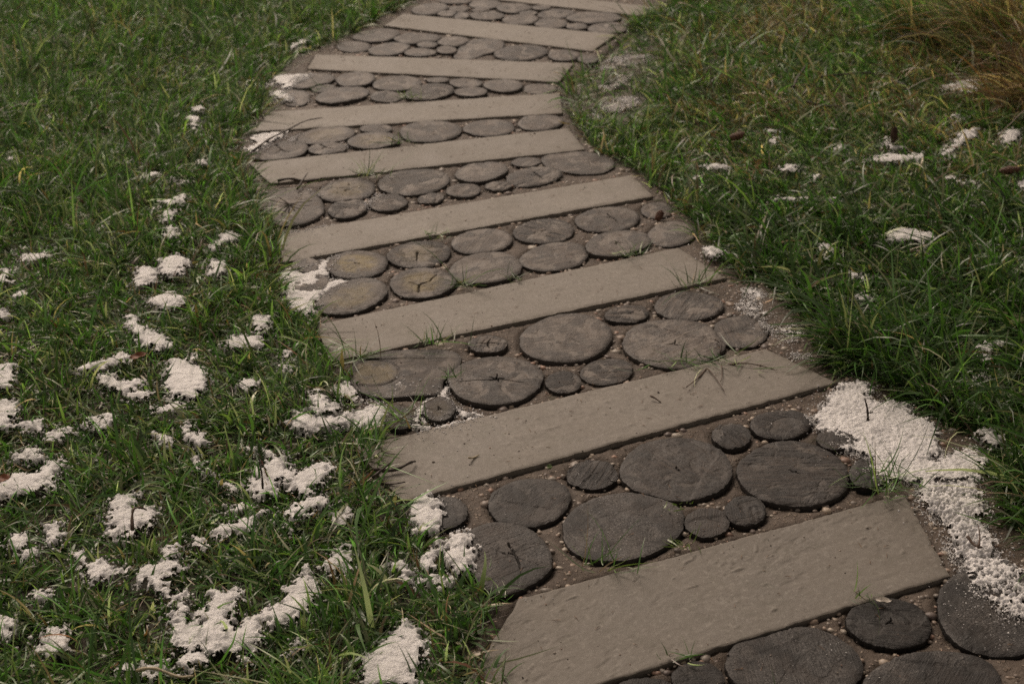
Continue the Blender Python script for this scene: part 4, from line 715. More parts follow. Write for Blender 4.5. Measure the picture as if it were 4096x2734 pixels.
def build_slice(c, r, o, label, k):
    g = np.random.default_rng(100 + k)
    c = np.array(c) / 1000.; r = np.array(r) / 1000.; Rm = r.mean()
    res = (.0022 if 'c' in o else .0042) * max(1, c[1] / 2.6)
    ns = int(np.clip(2 * np.pi * Rm / res / 1.25, 36, 300)); nr = int(np.clip(Rm / res, 8, 60))
    th = np.linspace(-np.pi, np.pi, ns, endpoint=False)
    Rr = np.interp(th, np.append(TH, np.pi), np.append(r, r[0]))
    Rr = Rr + .0035 * (fbm(np.cos(th) * 9 + k, np.sin(th) * 9, 61, 3) - .5) + .002 * (vn(th * 22, th * 0 + k, 62) - .5)
    rho = np.linspace(0, 1, nr + 1)[1:] ** .92
    RH, TT = np.meshgrid(rho, th, indexing='ij')
    x = (RH * Rr * np.cos(TT)).ravel(); y = (RH * Rr * np.sin(TT)).ravel()
    x = np.r_[0, x]; y = np.r_[0, y]; rr = np.r_[0, RH.ravel()]
    lo_ = o.get('lo', 0); zt = (.0075 if lo_ else .0122 + g.uniform(-.002, .0026))
    tilt = g.normal(0, .012, 2) * (0.3 if lo_ else 1)
    ro = g.uniform(.65, 1.35)
    z = zt + x * tilt[0] + y * tilt[1] + ro * .0045 * (fbm(x * 14 + k * 3, y * 14, 63, 4) - .5) + .002 * (fbm(x * 70 + k, y * 70, 66, 3) - .5)
    sa = g.choice([g.normal(.1, .25), g.normal(1.0, .4), g.normal(-.5, .3)])
    al = x * math.cos(sa) + y * math.sin(sa); ac = -x * math.sin(sa) + y * math.cos(sa)
    s = o.get('s', .45)
    z -= .0014 * s * sst(.5, .66, vn(al * 22 + k, ac * 210, 64)) * sst(.42, .55, fbm(x * 9 + k * 7, y * 9, 65, 3))
    # a step left by the saw across the face
    if g.random() < .6:
        off = g.uniform(-.5, .5) * Rm; z += g.uniform(.0008, .002) * sst(-.002, .002, al * .8 + ac * .4 - off + .01 * (vn(ac * 30, al * 30, 67) - .5))
    ck = np.zeros(len(x))
    for pts, wd in crack_lines(o.get('c'), g):
        pts = np.array(pts) * np.array([r[[0, 24]].mean(), r[[12, 36]].mean()]); wd = .62 * wd * (.8 + .2 * max(1, c[1] / 2.6))
        tl = 0; tot = sum(np.hypot(*(pts[i + 1] - pts[i])) for i in range(len(pts) - 1))
        for i in range(len(pts) - 1):
            a, b = pts[i], pts[i + 1]; ab = b - a; l = np.hypot(*ab)
            t = np.clip(((x - a[0]) * ab[0] + (y - a[1]) * ab[1]) / l ** 2, 0, 1)
            wob = .0025 * (vn(t * l * 120 + k, t * 0 + i, 68) - .5)
            nx_, ny_ = -ab[1] / l, ab[0] / l
            d = np.hypot(x - a[0] - t * ab[0] - wob * nx_, y - a[1] - t * ab[1] - wob * ny_)
            w = wd * (1.05 - .75 * (tl + t * l) / tot)
            ck = np.maximum(ck, sst(w * .5 + res * .55, w * .5 - res * .3, d))
            tl += l
    if 'mo' in o:       # groove where the two stems grew together
        d = np.abs(np.hypot(x + .085, y - .005) - .062); mm_ = (x > -.11); ck = np.maximum(ck, .5 * sst(.004, .001, d) * mm_)
    z -= .007 * ck
    ex = g.uniform(.0012, .003)
    z -= ex * np.exp(-(1 - rr) * Rm / .004)
    N = len(x)
    V = np.c_[x, y, z]
    j = np.arange(ns); jn = (j + 1) % ns
    T = np.stack([np.zeros(ns, int), 1 + j, 1 + jn], 1)
    Q = []
    for i in range(nr - 1):
        a = 1 + i * ns
        Q.append(np.stack([a + j, a + ns + j, a + ns + jn, a + jn], 1))
    rim0 = 1 + (nr - 1) * ns
    top = V[rim0:rim0 + ns]
    w1 = top * np.array([1.012, 1.012, 1]) - np.array([0, 0, .0035]) + np.c_[np.zeros((ns, 2)), .001 * g.normal(0, 1, ns)]
    w2 = top * np.array([1.0, 1.0, 0]) + np.array([0, 0, -.02])
    V = np.r_[V, top, w1, w2]
    for b in (N, N + ns): Q.append(np.stack([b + j, b + ns + j, b + ns + jn, b + jn], 1))
    me = mesh('wood_slice', V, np.concatenate(Q), T)
    e = 3 * ns
    low = fbm(x * 18 + k * 5, y * 18, 71, 3)
    moss = o.get('m', 0) * sst(.82, .45, rr)
    if 'mo' in o: moss = o['m'] * sst(.06, .045, np.hypot(x + .085, y - .005))
    fr = o.get('f', .06); frost = np.clip(fr * 1.25 * sst(.5, .66, low + .25 * fr + (.12 if c[0] < .2 and fr > .3 else 0) * (-x / Rm)), 0, 1)
    attr(me, 'mask', 'FLOAT_VECTOR', np.r_[np.c_[np.clip(moss + 0 * x, 0, 1), frost, ck], np.zeros((e, 3))])
    tone = o.get('t', 0) * .26 + g.normal(0, .05) + .13 * sst(2.4, 3.8, c[1]) - .25 * sst(3.1, 1.9, c[1])  # own tone; far sheen and near shade are added to it as colour
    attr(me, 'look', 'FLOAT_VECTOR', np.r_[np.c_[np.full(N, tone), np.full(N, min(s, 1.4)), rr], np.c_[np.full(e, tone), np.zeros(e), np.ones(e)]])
    gr = np.c_[al + k * 1.7, ac + k * .9, np.zeros(N)]
    attr(me, 'grain', 'FLOAT_VECTOR', np.r_[gr, np.zeros((e, 3))])
    link('wood_slice', me, WOOD, path, (c[0], c[1], 0), label=label)
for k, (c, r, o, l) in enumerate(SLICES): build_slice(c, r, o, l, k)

# ------------------------------------------------------------------ snow
def snow_mesh(q, o, k, whole=False):
    zb, h, thin = o.get('zb', .019), o.get('h', .011), o.get('thin', 0)
    yc = q[:, 1].mean(); res = (.0026 if thin else .0034) * max(1, yc / 2.6)
    a, b = q.min(0) - .03, q.max(0) + .03
    X, Y = np.meshgrid(np.arange(a[0], b[0], res), np.arange(a[1], b[1], res))
    x, y = X.ravel(), Y.ravel(); P = np.c_[x, y]
    sd = sdist(P, q) + .014 + .020 * (fbm(x * 32, y * 32, 81, 3) - .5) + .026 * (fbm(x * 85, y * 85, 84, 2) - .5) + .022 * (fbm(x * 210, y * 210, 90, 2) - .5)
    else_ = .034 * sst(.42, .6, fbm(x * 60, y * 60, 93, 2) * .4 + fbm(x * 250, y * 250, 92, 2) * .6) * sst(.03, .0, sd)
    sd = sd - else_
    if thin: h = min(h, .004)
    if thin: sd = np.minimum(sd, .03) - thin * .034 * sst(.40, .58, fbm(x * 30 + 3, y * 30, 86, 3) * .42 + fbm(x * 270, y * 270, 87, 2) * .58)
    f = np.clip(sd, 0, None)
    z = zb + h * (1 - np.exp(-f / .02)) * (.7 + .6 * (fbm(x * 14, y * 14, 82, 3))) + .004 * (fbm(x * 60, y * 60, 83, 3) - .5) + .002 * (vn(x * 200, y * 200, 85) - .5)
    z = z - .008 * np.exp(-f / .0025)
    if 'zb' not in o: z = z + lump(x, y) * .6
    keep = (sd > -.002)
    K = keep.reshape(X.shape); Zg = z.reshape(X.shape)
    cell = K[:-1, :-1] & K[1:, :-1] & K[:-1, 1:] & K[1:, 1:]
    if not whole or not cell.any():
        me, u = grid_mesh('snow', X, Y, Zg, K)
        if me: attr(me, 'melt', 'FLOAT', np.exp(-f / (.005 if not thin else .002))[u])
        return me, None
    # the patch is its largest connected piece, crumbs broken off it are loose snow
    lab = np.where(cell, np.arange(cell.size).reshape(cell.shape) + 1, 0)
    for _ in range(4000):
        o_ = lab.copy()
        for ax in (0, 1):
            for d in (1, -1):
                s_ = np.roll(lab, d, ax); lab = np.where(cell, np.maximum(lab, s_), 0)
        # roll wraps, but the border is always empty
        if (o_ == lab).all(): break
    v, c = np.unique(lab[cell], return_counts=True); main = v[c.argmax()]
    idx = np.arange(X.size).reshape(X.shape); P3 = np.c_[x, y, z]; out = []; melt = np.exp(-f / (.005 if not thin else .002))
    for sel in (lab == main, cell & (lab != main)):
        if not sel.any(): out.append(None); continue
        Q = np.stack([idx[:-1, :-1][sel], idx[:-1, 1:][sel], idx[1:, 1:][sel], idx[1:, :-1][sel]], 1)
        u = np.unique(Q); mp = np.full(X.size, -1); mp[u] = np.arange(len(u))
        out.append(mesh('snow', P3[u], mp[Q])); attr(out[-1], 'melt', 'FLOAT', melt[u])
    return out
rest = []
for k, ((s, o, l), q) in enumerate(zip(SNOW, SNOWQ)):
    me, crumbs = snow_mesh(q, o, k, bool(l))
    if crumbs: rest.append(crumbs)
    if me is None: continue
    if 'slush' in o: link('slush', me, SLUSH, kind='stuff')
    elif l: link('snow_patch', me, SNOWM, label=l, cat='snow patch', group='patches of melting snow')
    else: rest.append(me)
VV, QQ, MM, b = [], [], [], 0
for me in rest:
    v = np.zeros(len(me.vertices) * 3, np.float32); me.vertices.foreach_get('co', v)
    l = np.zeros(len(me.loops), np.int32); me.loops.foreach_get('vertex_index', l)
    VV.append(v.reshape(-1, 3)); QQ.append(l.reshape(-1, 4) + b); b += len(me.vertices)
    mv = np.zeros(len(me.vertices), np.float32); me.attributes['melt'].data.foreach_get('value', mv); MM.append(mv)
    bpy.data.meshes.remove(me)
me = mesh('snow', np.concatenate(VV), np.concatenate(QQ)); attr(me, 'melt', 'FLOAT', np.concatenate(MM))
link('snow', me, SNOWM, kind='stuff')
# loose grains of snow round the patches on the path and on the frosted slices
GP, GR, GZ = [], [], []
for (s, o, l), q in zip(SNOW, SNOWQ):
    lawn_ = 'zb' not in o
    per = np.hypot(*(q - np.roll(q, 1, 0)).T); n = int(per.sum() * (900 if not lawn_ else 340))
    i = rng.choice(len(q), n, p=per / per.sum()); t = rng.random((n, 1))
    p = q[i] * t + q[i - 1] * (1 - t) + rng.normal(0, .016 if not lawn_ else .012, (n, 2)) * rng.exponential(1, (n, 1))
    GP.append(p); GR.append(np.clip(rng.lognormal(math.log(.0013), .35, n), .0007, .003) * (1.5 if lawn_ else 1))
    GZ.append(np.full(n, .012 if lawn_ else 0.))
    if o.get('thin', 0):
        a, b = q.min(0) - .02, q.max(0) + .02; n = int((b - a).prod() * 150000 * min(1, (2.6 / q[:, 1].mean()) ** 2))
        p = np.c_[rng.uniform(a[0], b[0], n), rng.uniform(a[1], b[1], n)]
        p = p[sdist(p, q) + .03 * (fbm(p[:, 0] * 30, p[:, 1] * 30, 88, 3) - .5) > 0]; p = p[rng.random(len(p)) < sst(.3, .6, fbm(p[:, 0] * 22, p[:, 1] * 22, 89, 3))]
        GP.append(p); GR.append(np.clip(rng.lognormal(math.log(.0012), .35, len(p)), .0007, .0026) * max(1, q[:, 1].mean() / 2.8)); GZ.append(np.zeros(len(p)))
for (c, r, o, l), q in zip(SLICES, SLICEQ):
    if o.get('f', 0) < .25: continue
    n = int(o['f'] ** 1.5 * 2600 * np.pi * np.mean(r) ** 2 * 1e-6 * 3)
    a = rng.uniform(-np.pi, np.pi, n); rr = np.sqrt(rng.random(n)) * .95 * np.interp(a, TH, r) / 1000
    p = np.array(c) / 1000. + np.c_[np.cos(a), np.sin(a)] * rr[:, None]
    p = p[fbm(p[:, 0] * 18, p[:, 1] * 18, 91, 2) > .55]
    GP.append(p); GZ.append(np.zeros(len(p))); GR.append(np.clip(rng.lognormal(math.log(.0009), .3, len(p)), .0005, .0018))
GP = np.concatenate(GP); GR = np.concatenate(GR)
GZ = np.concatenate(GZ); z = np.maximum(on_piece(GP) + .001, GZ + GZ / .012 * rng.uniform(-.006, .012, len(GZ)))
V, T = stones(np.c_[GP, z], GR * 1.1, .8, 7, .25, OCT_V, OCT_F)
link('snow_grains', mesh('snow_grains', V, T=T), SNOWM, kind='stuff')

# ------------------------------------------------------------------ grass
PAL = dict(deep=(.036, .080, .019), green=(.064, .138, .034), light=(.13, .195, .06), grey=(.24, .255, .16), straw=(.32, .25, .155), brown=(.125, .083, .052), rust=(.17, .088, .045))
PALA = np.array(list(PAL.values()))
def blades(root, az, L, wd, lean, curl, tint, nseg=5, twist=None, zmin=.004, base=.6):
    """ribbons that start upright-ish, lean and arc over; returns V, Q, T, tint per vertex"""
    n = len(root)
    s = np.linspace(0, 1, nseg + 1)
    th = np.clip(lean[:, None] + curl[:, None] * s[None, :] ** 1.25, -.3, 2.0)
    thm = (th[:, 1:] + th[:, :-1]) / 2; ds = L[:, None] / nseg
    hx = np.concatenate([np.zeros((n, 1)), np.cumsum(np.sin(thm) * ds, 1)], 1)
    hz = np.concatenate([np.zeros((n, 1)), np.cumsum(np.cos(thm) * ds, 1)], 1)
    side = rng.normal(0, .12, (n, 1)) * hx ** 2 / (L[:, None] + 1e-6) * 3
    ca, sa = np.cos(az)[:, None], np.sin(az)[:, None]
    x = root[:, :1] + hx * ca - side * sa; y = root[:, 1:2] + hx * sa + side * ca
    z = np.maximum(root[:, 2:3] + hz, root[:, 2:3] + zmin + .004 * s[None])
    w = wd[:, None] * (1 - s[None] ** 2.2) * (.75 + .25 * np.minimum(1, s[None] * 5)) * .5
    if twist is None: twist = rng.normal(0, .55, n)
    tw = twist[:, None] + rng.normal(0, .5, (n, 1)) * s[None]
    # side vector: horizontal across the blade, rolled about it
    ox = -sa * np.cos(tw) + ca * np.sin(tw) * np.cos(th); oy = ca * np.cos(tw) + sa * np.sin(tw) * np.cos(th); oz = -np.sin(tw) * np.sin(th)
    A = np.stack([x - ox * w, y - oy * w, z - oz * w], -1)[:, :nseg]; B = np.stack([x + ox * w, y + oy * w, z + oz * w], -1)[:, :nseg]
    tip = np.stack([x[:, -1], y[:, -1], z[:, -1]], -1)[:, None]
    V = np.concatenate([np.stack([A, B], 2).reshape(n, 2 * nseg, 3), tip], 1)
    m = 2 * nseg + 1; off = (np.arange(n) * m)[:, None]
    Q = np.concatenate([off + np.array([[2 * i, 2 * i + 1, 2 * i + 3, 2 * i + 2]]) for i in range(nseg - 1)], 1).reshape(-1, 4)
    T = off + np.array([[2 * nseg - 2, 2 * nseg - 1, 2 * nseg]])
    sv = np.append(np.repeat(s[:nseg], 2), 1.0)
    k = sst(0, .35, sv)[None, :, None]
    pale = np.array([.13, .115, .06])
    C = tint[:, None] * k + (tint[:, None] * base + pale * (1 - base)) * (1 - k)
    C = np.concatenate([C, np.ones((n, m, 1))], -1)
    return V.reshape(-1, 3), Q, T.reshape(-1, 3), C.reshape(-1, 4)
def join(parts):
    VV, QQ, TT, CC, b = [], [], [], [], 0
    for V, Q, T, C in parts:
        VV.append(V); QQ.append(Q + b); TT.append(T + b); CC.append(C); b += len(V)
    return np.concatenate(VV), np.concatenate(QQ), np.concatenate(TT), np.concatenate(CC)
def grass_obj(name, parts, **k):
    V, Q, T, C = join(parts)
    loc = k.pop('loc', None)
    if loc is not None: V = V - np.array(loc)
    me = mesh(name, V, Q, T); attr(me, 'tint', 'FLOAT_COLOR', C)
    return link(name, me, GRASS, loc=loc if loc is not None else (0, 0, 0), **k)
def field(P):
    """masks for points: path distance, snow depth, bare mud"""
    sp = sdist(P, PATHP); ss = np.full(len(P), -1.)
    for q, (s, o, l) in zip(SNOWQ, SNOW):
        a, b = q.min(0) - .09, q.max(0) + .09
        m = np.where((P >= a).all(1) & (P <= b).all(1))[0]
        if len(m): ss[m] = np.maximum(ss[m], sdist(P[m], q))
    return sp, ss, sdist(P, BAREP)
def region(n):
    y = 1.45 + 5.9 * rng.random(int(n * 2.1)); hw = .385 * np.sqrt(y * y + 2.56) + .24
    k = rng.random(len(y)) < hw / 3.3
    y, hw = y[k], hw[k]
    return np.c_[rng.uniform(-1, 1, len(y)) * hw, y]
def mixcol(n, w):
    w = np.asarray(w, float)
    if w.ndim == 1: w = np.repeat(w[None], n, 0)
    c = np.cumsum(w / w.sum(1, keepdims=True), 1); r = rng.random((n, 1))
    i = np.minimum((r > c).sum(1), len(PALA) - 1)
    return PALA[i] * rng.lognormal(.36, .42, (n, 1)) * rng.uniform(.92, 1.08, (n, 3))
def dryness(P):
    x, y = P[:, 0], P[:, 1]
    a = 1.2 * np.exp(-((x - 1.75) ** 2 / .8 + (y - 5.6) ** 2 / 1.3)) + .75 * sst(3.6, 4.8, y) * sst(.45, .8, x)
    return np.clip(a * .8 * sst(.35, .7, fbm(x * 3.2, y * 3.2, 95, 3)), 0, 1)
def lawn(P0, per, spread, Lm, wide, tag):
    """tufts at P0, `per` blades each"""
    n0 = len(P0)
    ta = rng.uniform(0, 6.28, n0)
    i = np.repeat(np.arange(n0), per)
    P = P0[i] + rng.normal(0, spread, (len(i), 2))
    sp, ss, sb = field(P)
    ed = .05 * (fbm(P[:, 0] * 8, P[:, 1] * 8, 97, 3) - .47) * 2
    back = np.where(P[:, 0] > np.interp(P[:, 1], [1.5, 6.5], [.75, .35]), np.interp(P[:, 1], [2, 3.2, 4.5], [.04, .015, .0]), .0)
    keep = (sp < -.010 + ed - back) & ((ss < .004) | (rng.random(len(P)) < .085 + .4 * np.exp(-np.abs(ss) / .010))) & ((sb < -.02) | (rng.random(len(P)) < .2))
    # wear: thin places where thatch and soil look through
    keep &= rng.random(len(P)) < .8 + .4 * sst(.3, .5, fbm(P[:, 0] * 5, P[:, 1] * 5, 99, 3))
    P, i, sp, ss = P[keep], i[keep], sp[keep], ss[keep]
    n = len(P); right = P[:, 0] > np.interp(P[:, 1], [1.5, 6.5], [.75, .35])
    comb = np.where(right, 3.6 + .9 * (vn(P[:, 0] * 1.7, P[:, 1] * 1.7, 101) - .5), 6.28 * fbm(P[:, 0] * 1.6, P[:, 1] * 1.6, 103, 2) * 2)
    az = np.where(rng.random(n) < np.where(right, .62, .35), comb + rng.normal(0, .7, n), ta[i] + rng.normal(0, .9, n))
    fr = np.exp(sp / .07)                                       # overhang at the path edge
    big = 1 + .35 * (fbm(P[:, 0] * 3, P[:, 1] * 3, 105, 2) - .5) * 2
    L = Lm * rng.lognormal(0, .38, n) * big * np.where(right & (P[:, 1] < 3.8), 1.42, 1.0) * (.52 + .48 * sst(0, .085, -ss))
    wd = wide * rng.lognormal(0, .3, n) * np.where(right & (P[:, 1] < 3.8), 1.2, 1.0)
    lean = np.abs(rng.normal(.62, .48, n)) + np.where(right, .2, 0); curl = rng.normal(.75, .5, n) + .15
    d = dryness(P)
    w = np.zeros((n, 7)); w[:, 0] = np.where(right, .40, .28); w[:, 1] = np.where(right, .30, .38); w[:, 2] = np.where(right, .12, .2); w[:, 3] = .15; w[:, 4] = .025; w[:, 5] = .02; w[:, 6] = .008
    w[:, 4] += .42 * d; w[:, 5] += .5 * d; w[:, 6] += .09 * d; w[:, 0] *= 1 - .3 * d; w[:, 1] *= 1 - .4 * d
    nr = right & (P[:, 1] < 4.0); w[nr] *= np.array([1.5, .9, .6, .8, .25, .3, .2])
    # browner, sparser round the path edge on the left
    eb = np.exp(sp / .04) * .35; w[:, 4] += .04 * eb; w[:, 5] += .3 * eb
    tint = mixcol(n, w) * np.where(nr, .82, 1.0)[:, None]  # near right grass tinted darker, its shade put into the colour
    z = lump(P[:, 0], P[:, 1]) - .004
    far = P[:, 1] > 4.2
    out = []
    for m, ns in ((~far, 5), (far, 3)):
        if m.any(): out.append(blades(np.c_[P, z][m], az[m], L[m], wd[m], lean[m], curl[m], tint[m], ns))
    return out
parts = lawn(region(17500), 11, .022, .066, .0044, 'a')
parts += lawn(region(3300), 7, .016, .10, .0054, 'b')          # longer, broader blades over the sward
P = region(66000); sp, ss, sb = field(P)        # low undergrowth
P = P[(sp < -.02) & (ss < 0) & ((sb < 0) | (rng.random(len(P)) < .3))]; n = len(P)
parts.append(blades(np.c_[P, lump(P[:, 0], P[:, 1])], rng.uniform(0, 6.28, n), .04 * rng.lognormal(0, .35, n), .0050 * rng.lognormal(0, .3, n), rng.normal(1.0, .35, n), rng.normal(.3, .4, n),
    mixcol(n, [.3, .34, .16, .1, .03, .06, .01]), 3))
grass_obj('grass', parts, kind='stuff')
# thatch of dead blades lying under the living ones
P = region(30000); sp, ss, sb = field(P)
P = P[(sp < .012) & ((ss < .002) | (rng.random(len(P)) < .03)) & ((sb < 0) | (rng.random(len(P)) < .45))]
n = len(P)
grass_obj('dead_grass', [blades(np.c_[P, lump(P[:, 0], P[:, 1]) + rng.uniform(0, .012, n)], rng.uniform(0, 6.28, n), .045 * rng.lognormal(0, .4, n), .0022 * rng.lognormal(0, .3, n),
          rng.normal(1.45, .15, n), rng.normal(.05, .3, n), mixcol(n, [.25, .25, .08, .1, .12, .18, .02]), 3, zmin=.002)], kind='stuff')

def clump(center, n, Lm, spread, label, wts, leanm=.5, az0=None):
    r = np.abs(rng.normal(0, spread, n)); a = rng.uniform(0, 6.28, n)
    P = np.c_[center[0] + r * np.cos(a), center[1] + r * np.sin(a)]
    az = a + rng.normal(0, .5, n)
    if az0 is not None: m = rng.random(n) < .55; az[m] = az0 + rng.normal(0, .5, m.sum())
    L = Lm * rng.lognormal(0, .3, n)
    pr = blades(np.c_[P, np.full(n, .0)], az, L, .0046 * rng.lognormal(0, .3, n), np.abs(rng.normal(leanm, .25, n)), rng.normal(1.15, .4, n), mixcol(n, wts), 7)
    return grass_obj('tall_grass_clump', [pr], label=label, cat='grass clump', group='tall dry grass clumps up the right lawn', loc=(center[0], center[1], 0))
clump((1.93, 5.36), 1000, .40, .17, 'big dark clump of tall brown grass in the far right corner', [.24, .08, .02, .06, .30, .34, .06], .4, 3.6)
clump((1.66, 5.66), 500, .26, .13, 'olive green arching grass clump beside the big dark brown one', [.3, .3, .15, .1, .1, .08, 0], .5, 3.5)
clump((1.82, 4.72), 600, .22, .13, 'rusty brown wiry grass clump between two snow streaks', [.05, .06, .02, .05, .32, .34, .16], .6, 3.4)
clump((2.06, 5.0), 700, .32, .15, 'reddish dry grass clump at the right border below the big dark one', [.08, .06, .02, .04, .3, .34, .16], .5, 3.3)

# ------------------------------------------------------------------ small things
def tube(pts, r0, r1, sides=6, seed=0):
    g = np.random.default_rng(seed); p = np.array(pts, float)
    if len(p) == 2: p = np.array([p[0], (p[0] + p[1]) / 2, p[1]])
    q = []
    for i in range(len(p) - 1):
        for t in (0, .34, .67): q.append(p[i] * (1 - t) + p[i + 1] * t)
    q.append(p[-1]); q = np.array(q)
    for _ in range(2): q[1:-1] = (q[:-2] + 2 * q[1:-1] + q[2:]) / 4
    n = len(q); d = np.gradient(q, axis=0); d /= np.linalg.norm(d, axis=1)[:, None]
    up = np.array([.1, .2, 1.0]); a = np.cross(d, up); a /= np.linalg.norm(a, axis=1)[:, None]; b = np.cross(a, d)
    r = np.linspace(r0, r1, n) * g.uniform(.75, 1.3, n); t = np.linspace(0, 2 * np.pi, sides, endpoint=False)
    V = (q[:, None] + r[:, None, None] * (np.cos(t)[None, :, None] * a[:, None] + np.sin(t)[None, :, None] * b[:, None])).reshape(-1, 3)
    Q = []
    for i in range(n - 1):
        for j in range(sides): Q.append((i * sides + j, i * sides + (j + 1) % sides, (i + 1) * sides + (j + 1) % sides, (i + 1) * sides + j))
    V = np.r_[V, q[:1], q[-1:]]; T = [(n * sides, (j + 1) % sides, j) for j in range(sides)] + [(n * sides + 1, (n - 1) * sides + j, (n - 1) * sides + (j + 1) % sides) for j in range(sides)]
    return V, np.array(Q), np.array(T)
def lift(line, zs):
    return [(x, y, z) for (x, y), z in zip(line, zs)]
LIFT = {0: .021, 1: .03, 2: .024, 3: .018, 4: .017, 5: .017, 6: .022, 7: .018, 8: .018, 9: .028, 10: .04, 11: .055, 12: .052, 13: .05, 14: .05, 15: .05, 16: .05}
for k, (ln, r, br, label) in enumerate(MISC['twigs']):
    h = LIFT.get(k, .03); zs = [h + .006 * math.sin(i * 2.1 + k) for i in range(len(ln))]
    if k == 10: zs = [.03, .05, .07]
    if k == 12: zs = [.045, .07, .085, .08, .075]
    if k == 13: zs = [.045, .06, .07, .06, .05]
    parts = [tube(lift(ln, zs), r, r * .5, 6, k)]
    for b in br:
        bz = [h + .008 * i for i in range(len(b))] if k not in (4,) else [.017 + .001 * i for i in range(len(b))]
        parts.append(tube(lift(b, bz), r * .75, r * .35, 6, k + 50))
    VV, QQ, TT, o_ = [], [], [], 0
    for V, Q, T in parts: VV.append(V); QQ.append(Q + o_); TT.append(T + o_); o_ += len(V)
    V = np.concatenate(VV); c = V.mean(0)
    mt = STRAW if 'straw' in label else ROOT if ('root' in label or 'brown' in label) else TWIG
    nm = 'straw_stalk' if 'straw stalk' in label else 'rootlets' if 'rootlets' in label else 'rootlet' if 'rootlet' in label else 'stem_scrap' if 'scrap' in label else 'dry_stem' if ('stalk' in label or 'stem' in label) else 'twig'
    link(nm, mesh(nm, V - c, np.concatenate(QQ), np.concatenate(TT)), mt, loc=tuple(c), label=label, cat='twig' if nm == 'twig' else nm.split('_')[0] if nm.startswith('root') else 'stem')
for k, (p, n, h, label) in enumerate(MISC['tufts']):
    g = np.random.default_rng(500 + k)
    m = int(n * 1.6); sp_ = .010 + .0007 * n
    fl = 'flattened' in label; moss = 'moss' in label
    P = np.c_[p[0] + rng.normal(0, sp_ * (1.6 if fl else 1), m), p[1] + rng.normal(0, sp_ * .6, m), np.full(m, .006)]
    tint = mixcol(m, [.34, .38, .2, .06, .005, .03, 0]) if not moss else np.tile((.12, .2, .02), (m, 1)) * rng.uniform(.7, 1.3, (m, 1))
    lean = np.abs(rng.normal(1.2 if fl else .75, .35, m)); curl = rng.normal(.5, .4, m)
    grass_obj('grass_tuft', [blades(P, rng.uniform(0, 6.28, m), h * rng.lognormal(-.15, .35, m), (.0024 if not moss else .003) * rng.lognormal(0, .25, m), lean, curl, tint, 5, zmin=.012)],
              label=label, cat='grass tuft', group='grass tufts rooted in the path', loc=(p[0], p[1], 0))
def cone(p, ang, label, k):
    openc = 'open' in label; up = 'standing' in label
    L, Rr = (.058, .0135) if k in (0, 2) else (.030, .0085) if openc else (.045, .012)
    mt = CONE2 if 'dark' in label else CONE
    root = bpy.data.objects.new('fir_cone', None); scene.collection.objects.link(root)
    root['label'] = label; root['category'] = 'cone'; root['group'] = 'fallen cones'
    root.location = (p[0], p[1], .052 if not openc else .017)
    root.rotation_euler = (0, math.radians(-70 if up else -6 if not openc else -25), math.radians(ang))
    t = np.linspace(0, 1, 12); rad = Rr * .72 * np.sin(np.pi * np.clip(t * .93 + .05, 0, 1)) ** .6
    a = np.linspace(0, 2 * np.pi, 10, endpoint=False)
    V = np.stack([np.repeat((t - .5) * L, 10), (rad[:, None] * np.cos(a)).ravel(), (rad[:, None] * np.sin(a)).ravel()], 1)
    Q = [(i * 10 + j, i * 10 + (j + 1) % 10, (i + 1) * 10 + (j + 1) % 10, (i + 1) * 10 + j) for i in range(11) for j in range(10)]
    link('core', mesh('core', V, Q), mt, root)
    VV, TT = [], []; g = np.random.default_rng(k)
    n = 90
    for i in range(n):
        s = (i + .5) / n; ph = i * 2.39996; rb = Rr * .6 * math.sin(math.pi * min(1, s * .93 + .05)) ** .6
        out = (1.0 if openc else .45) + g.normal(0, .08); sl = .0105 * (.8 if openc else 1); wv = .0052 * (.7 if openc else 1)
        ax = np.array([1, 0, 0]); rd = np.array([0, math.cos(ph), math.sin(ph)]); tg = np.array([0, -math.sin(ph), math.cos(ph)])
        o = ax * ((s - .5) * L) + rd * rb; d = ax * math.cos(out) + rd * math.sin(out); nn = np.cross(d, tg)
        b0 = len(VV) * 6
        VV.append([o - tg * wv * .4, o + tg * wv * .4, o + d * sl * .6 + tg * wv + nn * .0006, o + d * sl * .6 - tg * wv + nn * .0006, o + d * sl + nn * .0002, o + d * sl * .6 - nn * .0018])
        TT += [(b0, b0 + 1, b0 + 5), (b0 + 1, b0 + 2, b0 + 5), (b0 + 2, b0 + 4, b0 + 5), (b0 + 4, b0 + 3, b0 + 5), (b0 + 3, b0, b0 + 5), (b0, b0 + 1, b0 + 2), (b0, b0 + 2, b0 + 3), (b0 + 3, b0 + 2, b0 + 4)]
    link('scales', mesh('scales', np.array(VV).reshape(-1, 3), T=TT, smooth=False), mt, root, kind='stuff')
for k, (p, a, l) in enumerate(MISC['cones']): cone(p, a[0], l, k)
